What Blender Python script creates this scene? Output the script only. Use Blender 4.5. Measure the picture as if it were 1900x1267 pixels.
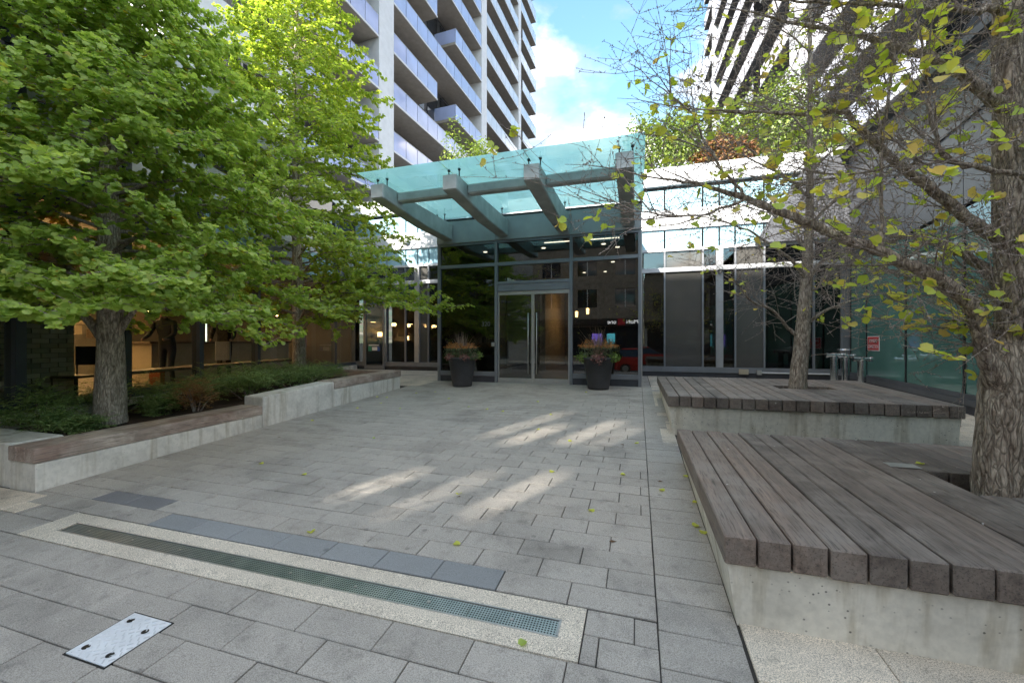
import bpy, bmesh, math, random
import numpy as np
from mathutils import Vector, Matrix

for o in list(bpy.data.objects):
    bpy.data.objects.remove(o)
sc = bpy.context.scene
col = sc.collection
R = math.radians

# ------------------------------------------------------------------ camera
F_PX = 760.0
YAW = math.atan(233 / F_PX)
CAM_H = 1.6
cd = bpy.data.cameras.new('camera')
cam = bpy.data.objects.new('camera', cd)
col.objects.link(cam)
cam.location = (0, 0, CAM_H)
cam.rotation_euler = (math.pi / 2, 0, YAW)
cd.sensor_width = 36
cd.lens = F_PX / 1900 * 36
cd.clip_start = 0.05
cd.clip_end = 2000
sc.camera = cam
CT, ST = math.cos(YAW), math.sin(YAW)

# ------------------------------------------------------------------ sky, sun, exposure
SUN_AZ, SUN_EL = R(25), R(36)          # light travels 25 degrees right of +Y
w = bpy.data.worlds.new('World')
sc.world = w
w.use_nodes = True
nt = w.node_tree
N = nt.nodes
L = nt.links
N.clear()
out = N.new('ShaderNodeOutputWorld')
sky = N.new('ShaderNodeTexSky')
sky.sky_type = 'NISHITA'
sky.sun_disc = False
sky.sun_elevation = SUN_EL
sky.sun_rotation = R(180 + 25)
sky.air_density = 1.0
sky.dust_density = 0.6
sky.ozone_density = 1.6
tc = N.new('ShaderNodeTexCoord')
sep = N.new('ShaderNodeSeparateXYZ')
L.new(tc.outputs['Generated'], sep.inputs[0])
zz = N.new('ShaderNodeMath'); zz.operation = 'ADD'; zz.inputs[1].default_value = 0.12
L.new(sep.outputs['Z'], zz.inputs[0])
zm = N.new('ShaderNodeMath'); zm.operation = 'MAXIMUM'; zm.inputs[1].default_value = 0.05
L.new(zz.outputs[0], zm.inputs[0])
dv = N.new('ShaderNodeVectorMath'); dv.operation = 'DIVIDE'
cb = N.new('ShaderNodeCombineXYZ')
for i in range(3):
    L.new(zm.outputs[0], cb.inputs[i])
L.new(tc.outputs['Generated'], dv.inputs[0])
L.new(cb.outputs[0], dv.inputs[1])
mp = N.new('ShaderNodeMapping')
mp.inputs['Location'].default_value = (5.35, -6.5, 0.0)
mp.inputs['Scale'].default_value = (1.0, 1.0, 0.6)
L.new(dv.outputs[0], mp.inputs[0])
nz = N.new('ShaderNodeTexNoise')
nz.inputs['Scale'].default_value = 1.55
nz.inputs['Detail'].default_value = 9
nz.inputs['Roughness'].default_value = 0.56
nz.inputs['Distortion'].default_value = 0.15
L.new(mp.outputs[0], nz.inputs['Vector'])
cr = N.new('ShaderNodeValToRGB')
cr.color_ramp.elements[0].position = 0.455
cr.color_ramp.elements[0].color = (0, 0, 0, 1)
cr.color_ramp.elements[1].position = 0.61
cr.color_ramp.elements[1].color = (1, 1, 1, 1)
L.new(nz.outputs['Fac'], cr.inputs[0])
nz2 = N.new('ShaderNodeTexNoise')
nz2.inputs['Scale'].default_value = 2.6
nz2.inputs['Detail'].default_value = 6
mp2 = N.new('ShaderNodeMapping')
mp2.inputs['Location'].default_value = (-7.39, -4.78, 0.0)
L.new(mp.outputs[0], mp2.inputs[0])
L.new(mp2.outputs[0], nz2.inputs['Vector'])
cr2 = N.new('ShaderNodeValToRGB')
cr2.color_ramp.elements[0].position = 0.39
cr2.color_ramp.elements[0].color = (1.05, 1.05, 1.1, 1)
cr2.color_ramp.elements[1].position = 0.74
cr2.color_ramp.elements[1].color = (8.8, 7.6, 6.6, 1)
L.new(nz2.outputs['Fac'], cr2.inputs[0])
hs = N.new('ShaderNodeMix'); hs.data_type = 'RGBA'
L.new(cr.outputs[0], hs.inputs['Factor'])
tint = N.new('ShaderNodeMix'); tint.data_type = 'RGBA'; tint.blend_type = 'MULTIPLY'
tint.inputs['Factor'].default_value = 1.0
tint.inputs['B'].default_value = (0.46, 0.56, 0.50, 1)
L.new(sky.outputs[0], tint.inputs['A'])
L.new(tint.outputs['Result'], hs.inputs['A'])
L.new(cr2.outputs[0], hs.inputs['B'])
bg = N.new('ShaderNodeBackground')
bg.inputs['Strength'].default_value = 0.12
L.new(hs.outputs['Result'], bg.inputs['Color'])
L.new(bg.outputs[0], out.inputs['Surface'])

sd = bpy.data.lights.new('sun', 'SUN')
sd.energy = 2.0
sd.angle = R(0.7)
sd.color = (1.0, 0.93, 0.83)
sun = bpy.data.objects.new('sun', sd)
col.objects.link(sun)
sun.location = (-20, -40, 40)
LD = Vector((math.sin(SUN_AZ) * math.cos(SUN_EL), math.cos(SUN_AZ) * math.cos(SUN_EL), -math.sin(SUN_EL)))
sun.rotation_euler = LD.to_track_quat('-Z', 'Y').to_euler()

sc.view_settings.view_transform = 'Standard'
sc.view_settings.look = 'None'
sc.view_settings.gamma = 1
sc.view_settings.exposure = 3.1
sc.render.resolution_x = 1024
sc.render.resolution_y = 682
try:
    sc.cycles.max_bounces = 8
    sc.cycles.transparent_max_bounces = 16
    sc.cycles.caustics_reflective = False
    sc.cycles.caustics_refractive = False
except Exception:
    pass

# ------------------------------------------------------------------ small helpers
SLOPE = 0.049


def zg(y):
    return SLOPE * y if y < 10.2 else SLOPE * 10.2 - 0.003 * (y - 10.2)


def pix(x, y, d):
    """photo pixel and distance along the view axis -> world point"""
    u = (x - 950) / F_PX * d
    v = (633.5 - y) / F_PX * d
    return Vector((u * CT - d * ST, u * ST + d * CT, CAM_H + v))


def tag(o, label=None, cat=None, group=None, kind=None):
    if label: o['label'] = label
    if cat: o['category'] = cat
    if group: o['group'] = group
    if kind: o['kind'] = kind
    return o


def thing(name, loc, label, cat, group=None, rz=0.0):
    o = bpy.data.objects.new(name, None)
    o.empty_display_size = 0.2
    col.objects.link(o)
    o.location = loc
    o.rotation_euler = (0, 0, rz)
    return tag(o, label, cat, group)


def wloc(o):
    v = Vector((0, 0, 0))
    while o is not None:
        v = v + Vector(o.location)
        o = o.parent
    return v


class MB:
    """mesh collector; coordinates are world metres unless build(local=True)"""

    def __init__(s):
        s.v = []
        s.f = []
        s.m = []

    def add(s, vs, fs, mi=0):
        b = len(s.v)
        s.v.extend([tuple(p) for p in vs])
        s.f.extend([tuple(i + b for i in f) for f in fs])
        s.m.extend([mi] * len(fs))
        return s

    def box(s, x0, x1, y0, y1, z0, z1, mi=0):
        return s.hexa([(x0, y0), (x1, y0), (x1, y1), (x0, y1)], [z0] * 4, [z1] * 4, mi)

    def hexa(s, xy, zb, zt, mi=0):
        n = len(xy)
        vs = [(p[0], p[1], z) for p, z in zip(xy, zb)] + [(p[0], p[1], z) for p, z in zip(xy, zt)]
        fs = [tuple(range(n - 1, -1, -1)), tuple(range(n, 2 * n))]
        for i in range(n):
            j = (i + 1) % n
            fs.append((i, j, n + j, n + i))
        return s.add(vs, fs, mi)

    def cbox(s, c, sx, sy, sz, rz=0.0, mi=0):
        ca, sa = math.cos(rz), math.sin(rz)
        xy = []
        for a, b in ((-1, -1), (1, -1), (1, 1), (-1, 1)):
            px, py = a * sx / 2, b * sy / 2
            xy.append((c[0] + px * ca - py * sa, c[1] + px * sa + py * ca))
        return s.hexa(xy, [c[2] - sz / 2] * 4, [c[2] + sz / 2] * 4, mi)

    def tube(s, pts, rad, sides=8, mi=0, caps=True, rough=0.0, rng=None):
        pts = [Vector(p) for p in pts]
        n = len(pts)
        if not hasattr(rad, '__len__'):
            rad = [rad] * n
        b = len(s.v)
        t = (pts[1] - pts[0]).normalized()
        up = Vector((0, 0, 1)) if abs(t.z) < 0.9 else Vector((1, 0, 0))
        a = t.cross(up).normalized()
        for i in range(n):
            if i == 0: t = pts[1] - pts[0]
            elif i == n - 1: t = pts[-1] - pts[-2]
            else: t = pts[i + 1] - pts[i - 1]
            if t.length < 1e-9: t = Vector((0, 0, 1))
            t.normalize()
            a = a - t * a.dot(t)
            if a.length < 1e-6: a = t.orthogonal()
            a.normalize()
            c = t.cross(a)
            for k in range(sides):
                th = 2 * math.pi * k / sides
                rr = rad[i] * (1 + (rng.uniform(-rough, rough) if rng else 0))
                s.v.append(tuple(pts[i] + (a * math.cos(th) + c * math.sin(th)) * rr))
        for i in range(n - 1):
            for k in range(sides):
                k2 = (k + 1) % sides
                s.f.append((b + i * sides + k, b + i * sides + k2, b + (i + 1) * sides + k2, b + (i + 1) * sides + k))
                s.m.append(mi)
        if caps:
            s.f.append(tuple(b + k for k in range(sides - 1, -1, -1))); s.m.append(mi)
            e = b + (n - 1) * sides
            s.f.append(tuple(e + k for k in range(sides))); s.m.append(mi)
        return s

    def lathe(s, c, prof, sides=24, mi=0, axis='z'):
        b = len(s.v)
        for (r, z) in prof:
            for k in range(sides):
                th = 2 * math.pi * k / sides
                if axis == 'z': s.v.append((c[0] + r * math.cos(th), c[1] + r * math.sin(th), c[2] + z))
                elif axis == 'y': s.v.append((c[0] + r * math.cos(th), c[1] + z, c[2] + r * math.sin(th)))
                else: s.v.append((c[0] + z, c[1] + r * math.cos(th), c[2] + r * math.sin(th)))
        n = len(prof)
        for i in range(n - 1):
            for k in range(sides):
                k2 = (k + 1) % sides
                s.f.append((b + i * sides + k, b + i * sides + k2, b + (i + 1) * sides + k2, b + (i + 1) * sides + k))
                s.m.append(mi)
        s.f.append(tuple(b + k for k in range(sides - 1, -1, -1))); s.m.append(mi)
        e = b + (n - 1) * sides
        s.f.append(tuple(e + k for k in range(sides))); s.m.append(mi)
        return s

    def mesh(s, name, mats, smooth=False, off=None, bevel=0.0):
        me = bpy.data.meshes.new(name)
        v = s.v
        if off is not None:
            v = [(p[0] - off[0], p[1] - off[1], p[2] - off[2]) for p in v]
        me.from_pydata(v, [], s.f)
        if not isinstance(mats, (list, tuple)): mats = [mats]
        for m in mats: me.materials.append(m)
        if len(mats) > 1:
            me.polygons.foreach_set('material_index', s.m)
        if bevel > 0:
            bm = bmesh.new(); bm.from_mesh(me)
            bmesh.ops.bevel(bm, geom=list(bm.edges), offset=bevel, segments=1, affect='EDGES', clamp_overlap=True)
            bm.to_mesh(me); bm.free()
        if smooth:
            me.polygons.foreach_set('use_smooth', [True] * len(me.polygons))
        me.update()
        return me

    def build(s, name, mats, parent=None, smooth=False, bevel=0.0, local=False, origin=None):
        if parent is not None:
            off = None if local else wloc(parent)
            me = s.mesh(name, mats, smooth, off, bevel)
            o = bpy.data.objects.new(name, me)
            col.objects.link(o)
            o.parent = parent
            return o
        if origin is None:
            a = np.array(s.v)
            lo, hi = a.min(0), a.max(0)
            origin = ((lo[0] + hi[0]) / 2, (lo[1] + hi[1]) / 2, lo[2])
        me = s.mesh(name, mats, smooth, origin, bevel)
        o = bpy.data.objects.new(name, me)
        col.objects.link(o)
        o.location = origin
        return o


def bx(name, parent, mat, x0, x1, y0, y1, z0, z1, local=False, bevel=0.0):
    return MB().box(x0, x1, y0, y1, z0, z1).build(name, mat, parent, local=local, bevel=bevel)


def fast_mesh(name, V, Fa, mats, mi=None, smooth=False):
    """V (n,3) array, Fa (m,k) array of equal-size faces"""
    me = bpy.data.meshes.new(name)
    V = np.asarray(V, np.float32)
    Fa = np.asarray(Fa, np.int32)
    m, k = Fa.shape
    me.vertices.add(len(V))
    me.vertices.foreach_set('co', V.ravel())
    me.loops.add(m * k)
    me.loops.foreach_set('vertex_index', Fa.ravel())
    me.polygons.add(m)
    me.polygons.foreach_set('loop_start', np.arange(0, m * k, k, dtype=np.int32))
    for x in (mats if isinstance(mats, (list, tuple)) else [mats]):
        me.materials.append(x)
    if mi is not None:
        me.polygons.foreach_set('material_index', np.asarray(mi, np.int32))
    if smooth:
        me.polygons.foreach_set('use_smooth', np.ones(m, bool))
    me.update(calc_edges=True)
    me.validate()
    return me


def copy_tree(o, parent=None):
    c = o.copy()
    col.objects.link(c)
    c.parent = parent
    for ch in list(o.children):
        copy_tree(ch, c)
    return c


# ------------------------------------------------------------------ materials
MATS = {}


class Mt:
    def __init__(s, name):
        s.m = bpy.data.materials.new(name)
        s.m.use_nodes = True
        s.t = s.m.node_tree
        s.b = s.t.nodes['Principled BSDF']
        s.o = s.t.nodes['Material Output']
        MATS[name] = s.m

    def n(s, typ, **kw):
        x = s.t.nodes.new(typ)
        for k, v in kw.items():
            if k.startswith('_'):
                setattr(x, k[1:], v)
            else:
                x.inputs[k.replace('__', ' ')].default_value = v
        return x

    def l(s, a, b):
        s.t.links.new(a, b)

    def set(s, **kw):
        for k, v in kw.items():
            s.b.inputs[k.replace('__', ' ')].default_value = v
        return s

    def coord(s, scale=(1, 1, 1), rand=True, which='Object', rot=(0, 0, 0)):
        t = s.n('ShaderNodeTexCoord')
        mp = s.n('ShaderNodeMapping', Scale=scale, Rotation=rot)
        s.l(t.outputs[which], mp.inputs['Vector'])
        if rand:
            oi = s.n('ShaderNodeObjectInfo')
            mu = s.n('ShaderNodeMath', _operation='MULTIPLY')
            mu.inputs[1].default_value = 37.0
            s.l(oi.outputs['Random'], mu.inputs[0])
            s.l(mu.outputs[0], mp.inputs['Location'])
        return mp.outputs[0]

    def noise(s, vec, scale, detail=4, rough=0.55, dist=0.0):
        x = s.n('ShaderNodeTexNoise', Scale=scale, Detail=detail, Roughness=rough, Distortion=dist)
        s.l(vec, x.inputs['Vector'])
        return x.outputs['Fac']

    def ramp(s, fac, stops):
        x = s.n('ShaderNodeValToRGB')
        e = x.color_ramp.elements
        while len(e) < len(stops): e.new(0.5)
        for q, (p, c) in zip(e, stops):
            q.position = p
            q.color = (c[0], c[1], c[2], 1) if hasattr(c, '__len__') else (c, c, c, 1)
        s.l(fac, x.inputs[0])
        return x.outputs[0]

    def mix(s, a, b, fac, mode='MIX'):
        x = s.n('ShaderNodeMix', _data_type='RGBA', _blend_type=mode)
        for v, k in ((fac, 'Factor'), (a, 'A'), (b, 'B')):
            # colour sockets share their names with the float ones: pick the enabled one
            q = [i for i in x.inputs if i.name == k and i.enabled][0]
            if hasattr(v, 'is_output'): s.l(v, q)
            elif hasattr(v, '__len__'): q.default_value = (v[0], v[1], v[2], 1)
            else: q.default_value = v
        return [i for i in x.outputs if i.enabled][0]

    def bump(s, h, strength=0.3, dist=0.01, prev=None):
        x = s.n('ShaderNodeBump', Strength=strength, Distance=dist)
        s.l(h, x.inputs['Height'])
        if prev is not None: s.l(prev, x.inputs['Normal'])
        s.l(x.outputs[0], s.b.inputs['Normal'])
        return x.outputs[0]

    def base(s, c):
        s.l(c, s.b.inputs['Base Color'])
        return s

    def rough(s, c):
        s.l(c, s.b.inputs['Roughness'])
        return s


def plain(name, c, rough=0.5, metal=0.0, spec=0.5, var=0.06, bump=0.0):
    m = Mt(name)
    m.set(Roughness=rough, Metallic=metal)
    m.b.inputs['Specular IOR Level'].default_value = spec
    co = m.coord()
    f = m.noise(co, 3.0, 5, 0.6)
    lo = [max(0, x * (1 - var * 2)) for x in c]
    hi = [min(1, x * (1 + var * 2)) for x in c]
    m.base(m.ramp(f, [(0.3, lo), (0.7, hi)]))
    if bump:
        m.bump(m.noise(co, 60, 3), bump, 0.003)
    return m.m


def stone(name, c, speck=0.25, stain=0.25, rough=0.75, island=True, warm=(1, 1, 1)):
    m = Mt(name)
    co = m.coord(rand=False)
    g = m.n('ShaderNodeNewGeometry')
    oi = m.n('ShaderNodeObjectInfo')
    ad = m.n('ShaderNodeMath', _operation='ADD')
    m.l(g.outputs['Random Per Island'], ad.inputs[0]); m.l(oi.outputs['Random'], ad.inputs[1])
    fr = m.n('ShaderNodeMath', _operation='FRACT'); m.l(ad.outputs[0], fr.inputs[0])
    pos = g.outputs['Position']
    sp = m.noise(pos, 190, 2, 0.7)
    big = m.noise(pos, 1.6, 6, 0.62, 0.4)
    mid = m.noise(pos, 9.0, 5, 0.6)
    base = m.ramp(fr.outputs[0], [(0.0, [x * 0.92 for x in c]), (0.5, c), (1.0, [x * 1.06 * k for x, k in zip(c, warm)])])
    c1 = m.mix(base, m.ramp(sp, [(0.36, 1 - speck * 1.6), (0.5, 1.0), (0.68, 1 + speck * 1.3)]), 1.0, 'MULTIPLY')
    c2 = m.mix(c1, m.ramp(big, [(0.28, 1 - stain), (0.5, 1.0), (0.75, 1.06)]), 1.0, 'MULTIPLY')
    c3 = m.mix(c2, m.ramp(mid, [(0.28, 1 - stain * 0.8), (0.45, 1.0), (0.7, 1.03)]), 1.0, 'MULTIPLY')
    # scattered dark spots (gum, oil)
    vo = m.n('ShaderNodeTexVoronoi', Scale=3.4)
    m.l(pos, vo.inputs['Vector'])
    sr = m.ramp(vo.outputs['Distance'], [(0.05, 0.6), (0.085, 1.0)])
    c4 = m.mix(c3, sr, 0.8, 'MULTIPLY')
    m.base(c4)
    m.rough(m.ramp(mid, [(0.3, rough - 0.12), (0.7, rough + 0.08)]))
    m.bump(sp, 0.25, 0.002)
    return m.m


M = MATS
PAVER = stone('paver_grey', (0.392, 0.360, 0.320), 0.24, 0.34)
PAVER_DK = stone('paver_bluegrey', (0.26, 0.268, 0.272), 0.16, 0.12)
PAVER_DK2 = stone('paver_darkgrey', (0.21, 0.205, 0.21), 0.16, 0.12)
GRANITE = stone('granite_light', (0.64, 0.555, 0.45), 0.34, 0.4, 0.7)
CONC_EXP = stone('exposed_aggregate', (0.64, 0.57, 0.47), 0.4, 0.2, 0.8)
BED = plain('joint_sand', (0.045, 0.04, 0.035), 0.95)
ASPH = stone('asphalt', (0.06, 0.06, 0.062), 0.3, 0.2, 0.85)


def concrete(name, c, pores=1.0):
    m = Mt(name)
    g = m.n('ShaderNodeNewGeometry')
    pos = g.outputs['Position']
    n1 = m.noise(pos, 2.2, 6, 0.6, 0.3)
    n2 = m.noise(pos, 22, 4, 0.6)
    mp = m.n('ShaderNodeMapping', Scale=(9, 9, 0.7)); m.l(pos, mp.inputs['Vector'])
    st = m.noise(mp.outputs[0], 1.0, 4, 0.6)
    base = m.ramp(n1, [(0.25, [x * 0.72 for x in c]), (0.5, c), (0.8, [x * 1.12 for x in c])])
    c1 = m.mix(base, m.ramp(st, [(0.32, (0.55, 0.50, 0.40)), (0.5, (1, 1, 1))]), 0.7, 'MULTIPLY')
    c1 = m.mix(c1, m.ramp(n2, [(0.3, 0.88), (0.6, 1.04)]), 1.0, 'MULTIPLY')
    vo = m.n('ShaderNodeTexVoronoi', Scale=26.0); m.l(pos, vo.inputs['Vector'])
    msk = m.noise(pos, 2.6, 3)
    pr = m.ramp(vo.outputs['Distance'], [(0.10, 0.25), (0.17, 1.0)])
    pm = m.ramp(msk, [(0.44, 0.0), (0.54, pores)])
    c2 = m.mix(c1, pr, pm, 'MULTIPLY')
    m.base(c2)
    m.set(Roughness=0.82)
    m.bump(n2, 0.2, 0.004)
    return m.m


CONC = concrete('cast_concrete', (0.74, 0.705, 0.62))
CONC_W = concrete('planter_concrete', (0.72, 0.69, 0.625), 0.3)


def wood(name, c, red=0.0, axis='y'):
    m = Mt(name)
    sc_ = {'y': (26, 1.3, 26), 'x': (1.3, 26, 26)}[axis]
    g = m.n('ShaderNodeNewGeometry')
    oi = m.n('ShaderNodeObjectInfo')
    mp = m.n('ShaderNodeMapping', Scale=sc_)
    mu = m.n('ShaderNodeMath', _operation='MULTIPLY'); mu.inputs[1].default_value = 53.0
    m.l(oi.outputs['Random'], mu.inputs[0])
    m.l(mu.outputs[0], mp.inputs['Location'])
    m.l(g.outputs['Position'], mp.inputs['Vector'])
    gr = m.noise(mp.outputs[0], 1.0, 6, 0.65, 0.6)
    mp2 = m.n('ShaderNodeMapping', Scale=[x * 4 for x in sc_]); m.l(g.outputs['Position'], mp2.inputs['Vector'])
    m.l(mu.outputs[0], mp2.inputs['Location'])
    fine = m.noise(mp2.outputs[0], 1.0, 3, 0.7)
    blot = m.noise(g.outputs['Position'], 2.4, 5, 0.6, 0.5)
    rnd = m.ramp(oi.outputs['Random'], [(0.0, [x * 0.7 for x in c]), (0.5, c), (1.0, [c[0] * 1.35, c[1] * 1.25, c[2] * 1.18])])
    grey = [c[0] * 1.55, c[1] * 1.65, c[2] * 1.7]
    c1 = m.mix(rnd, m.ramp(gr, [(0.28, 0.5), (0.5, 1.0), (0.72, 1.55)]), 0.95, 'MULTIPLY')
    c1 = m.mix(c1, grey, m.ramp(blot, [(0.44, 0.0), (0.66, 0.85)]))
    if red:
        bl2 = m.noise(g.outputs['Position'], 1.1, 4, 0.6, 0.8)
        c1 = m.mix(c1, (0.19, 0.085, 0.06), m.ramp(bl2, [(0.5, 0.0), (0.66, red)]))
    c1 = m.mix(c1, m.ramp(fine, [(0.34, 0.35), (0.48, 1.0)]), 0.8, 'MULTIPLY')
    # bird droppings and pale specks
    vo = m.n('ShaderNodeTexVoronoi', Scale=5.0); m.l(g.outputs['Position'], vo.inputs['Vector'])
    c1 = m.mix(c1, (0.6, 0.58, 0.55), m.ramp(vo.outputs['Distance'], [(0.03, 1.0), (0.05, 0.0)]))
    m.base(c1)
    m.rough(m.ramp(gr, [(0.3, 0.6), (0.7, 0.8)]))
    m.bump(fine, 0.35, 0.003)
    return m.m


DECK = wood('deck_wood', (0.168, 0.134, 0.112))
BENCHW = wood('bench_wood', (0.42, 0.335, 0.275), 0.5)

FRAME = plain('dark_aluminium', (0.20, 0.21, 0.23), 0.42, 0.2, 0.5, 0.05)
PLINTH = plain('dark_plinth', (0.055, 0.057, 0.068), 0.6, 0.0, 0.4, 0.1)
FASCIA = plain('grey_fascia', (0.30, 0.31, 0.32), 0.45, 0.1, 0.5, 0.05)
BEAM = plain('grey_painted_steel', (0.37, 0.39, 0.38), 0.55, 0.0, 0.5, 0.12, 0.1)
BEAMEND = plain('beam_end_plate', (0.55, 0.55, 0.55), 0.6, 0.0, 0.4, 0.12)
WHITE = plain('white_panel', (0.58, 0.59, 0.62), 0.45, 0.0, 0.5, 0.04)
DARKCLAD = plain('dark_cladding', (0.10, 0.105, 0.12), 0.45, 0.2, 0.5, 0.08)
SPAND = plain('blue_spandrel_glass', (0.30, 0.47, 0.55), 0.12, 0.0, 0.7, 0.06)
STEEL = plain('brushed_steel', (0.46, 0.45, 0.43), 0.35, 0.6, 0.5, 0.06)
CHROME = plain('worn_chrome', (0.6, 0.61, 0.63), 0.16, 1.0, 0.5, 0.08)
BLACK = plain('black_metal', (0.012, 0.012, 0.013), 0.4)
INNER = plain('interior_dark_wall', (0.18, 0.17, 0.15), 0.8)
INNERFLOOR = plain('interior_floor', (0.26, 0.245, 0.22), 0.35)
INNERCEIL = plain('interior_ceiling', (0.22, 0.21, 0.2), 0.8)
INWOOD = plain('interior_wood', (0.17, 0.13, 0.095), 0.5, 0, 0.5, 0.25)
INCREAM = plain('interior_cream', (0.42, 0.36, 0.27), 0.7)
REDP = plain('red_enamel', (0.55, 0.02, 0.025), 0.35)
WHITEP = plain('white_enamel', (0.8, 0.8, 0.8), 0.4)
PLATE = plain('checker_plate', (0.72, 0.74, 0.77), 0.42, 0.1, 0.5, 0.1)
RUBBER = plain('black_rubber', (0.015, 0.015, 0.015), 0.7)
POT = plain('black_resin_pot', (0.05, 0.05, 0.055), 0.5, 0, 0.4, 0.1)
SOIL = plain('mulch', (0.05, 0.035, 0.025), 0.95, 0, 0.2, 0.35, 0.6)


def bark(name, c1, c2, scale=1.0, bs=0.9):
    m = Mt(name)
    g = m.n('ShaderNodeNewGeometry')
    mp = m.n('ShaderNodeMapping', Scale=(1, 1, 0.24)); m.l(g.outputs['Position'], mp.inputs['Vector'])
    n1 = m.noise(mp.outputs[0], 34 * scale, 6, 0.65, 0.9)
    vo = m.n('ShaderNodeTexVoronoi', _feature='DISTANCE_TO_EDGE', Scale=38 * scale)
    no = m.n('ShaderNodeTexNoise', Scale=14 * scale, Detail=3)
    m.l(mp.outputs[0], no.inputs['Vector'])
    mx = m.n('ShaderNodeMix', _data_type='VECTOR')
    q = [i for i in mx.inputs if i.enabled]
    q[0].default_value = 0.09
    m.l(mp.outputs[0], q[1]); m.l(no.outputs['Color'], q[2])
    m.l([i for i in mx.outputs if i.enabled][0], vo.inputs['Vector'])
    ed = m.ramp(vo.outputs['Distance'], [(0.0, 0.12), (0.07, 0.55), (0.2, 1.0)])
    col_ = m.ramp(n1, [(0.36, c1), (0.52, [(a + b) / 2 for a, b in zip(c1, c2)]), (0.66, c2)])
    cc = m.mix(col_, ed, 0.5, 'MULTIPLY')
    m.base(cc)
    m.set(Roughness=0.9)
    m.b.inputs['Specular IOR Level'].default_value = 0.2
    nb = m.bump(ed, bs, 0.010)
    m.bump(n1, 0.5, 0.006, nb)
    return m.m


BARK = bark('ginkgo_bark', (0.19, 0.14, 0.105), (0.68, 0.57, 0.46))
BARK_PALE = bark('pale_ginkgo_bark', (0.30, 0.24, 0.19), (0.80, 0.70, 0.58))
TWIG = bark('twig_bark', (0.26, 0.205, 0.175), (0.58, 0.49, 0.43), 1.0, 0.3)


def leafmat(name, stops, trans=0.5, rough=0.5):
    m = Mt(name)
    g = m.n('ShaderNodeNewGeometry')
    c = m.ramp(g.outputs['Random Per Island'], stops)
    df = m.n('ShaderNodeBsdfDiffuse'); m.l(c, df.inputs['Color'])
    tr = m.n('ShaderNodeBsdfTranslucent')
    hv = m.n('ShaderNodeHueSaturation', Value=1.5, Saturation=1.1)
    m.l(c, hv.inputs['Color']); m.l(hv.outputs[0], tr.inputs['Color'])
    gl = m.n('ShaderNodeBsdfGlossy', Roughness=rough)
    gl.inputs['Color'].default_value = (0.8, 0.85, 0.8, 1)
    a = m.n('ShaderNodeMixShader'); a.inputs[0].default_value = trans
    m.l(df.outputs[0], a.inputs[1]); m.l(tr.outputs[0], a.inputs[2])
    b = m.n('ShaderNodeMixShader'); b.inputs[0].default_value = 0.04
    m.l(a.outputs[0], b.inputs[1]); m.l(gl.outputs[0], b.inputs[2])
    m.l(b.outputs[0], m.o.inputs['Surface'])
    return m.m


LEAF_G = leafmat('ginkgo_leaf_green', [(0.0, (0.25, 0.35, 0.07)), (0.4, (0.36, 0.48, 0.10)), (0.85, (0.46, 0.56, 0.13)), (0.97, (0.33, 0.40, 0.08)), (1.0, (0.5, 0.38, 0.06))])
LEAF_G2 = leafmat('ginkgo_leaf_lightgreen', [(0.0, (0.25, 0.34, 0.06)), (0.4, (0.36, 0.46, 0.08)), (0.8, (0.45, 0.54, 0.10)), (1.0, (0.56, 0.56, 0.10))])
LEAF_Y = leafmat('ginkgo_leaf_yellow', [(0.0, (0.46, 0.58, 0.09)), (0.5, (0.60, 0.66, 0.11)), (0.8, (0.72, 0.66, 0.13)), (1.0, (0.76, 0.55, 0.18))], 0.45)
YEW = leafmat('yew_needles', [(0.0, (0.17, 0.26, 0.09)), (0.5, (0.28, 0.39, 0.14)), (1.0, (0.40, 0.50, 0.19))], 0.15)
YEW_B = leafmat('dry_brown_needles', [(0.0, (0.26, 0.14, 0.07)), (0.5, (0.44, 0.26, 0.12)), (0.9, (0.54, 0.36, 0.17)), (1.0, (0.06, 0.09, 0.03))], 0.2)
SHRUB = leafmat('roof_shrub_leaf', [(0.0, (0.09, 0.14, 0.025)), (0.5, (0.16, 0.23, 0.04)), (1.0, (0.27, 0.33, 0.06))], 0.35)
SHRUB_R = leafmat('autumn_shrub_leaf', [(0.0, (0.16, 0.09, 0.03)), (0.5, (0.25, 0.10, 0.05)), (1.0, (0.2, 0.2, 0.05))], 0.35)
GRASS = leafmat('dry_ornamental_grass', [(0.0, (0.20, 0.13, 0.10)), (0.5, (0.32, 0.23, 0.17)), (1.0, (0.42, 0.33, 0.24))], 0.2)
MUM = leafmat('orange_chrysanthemum', [(0.0, (0.30, 0.10, 0.035)), (0.5, (0.46, 0.18, 0.05)), (1.0, (0.58, 0.32, 0.10))], 0.2)
MUMLEAF = leafmat('grey_green_leaf', [(0.0, (0.06, 0.09, 0.045)), (0.5, (0.11, 0.14, 0.07)), (1.0, (0.16, 0.2, 0.09))], 0.25)
KALE = leafmat('pink_heuchera_leaf', [(0.0, (0.16, 0.05, 0.05)), (0.5, (0.32, 0.16, 0.14)), (1.0, (0.42, 0.3, 0.24))], 0.25)
LIME = leafmat('lime_foliage', [(0.0, (0.12, 0.2, 0.04)), (1.0, (0.28, 0.38, 0.10))], 0.3)


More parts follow.
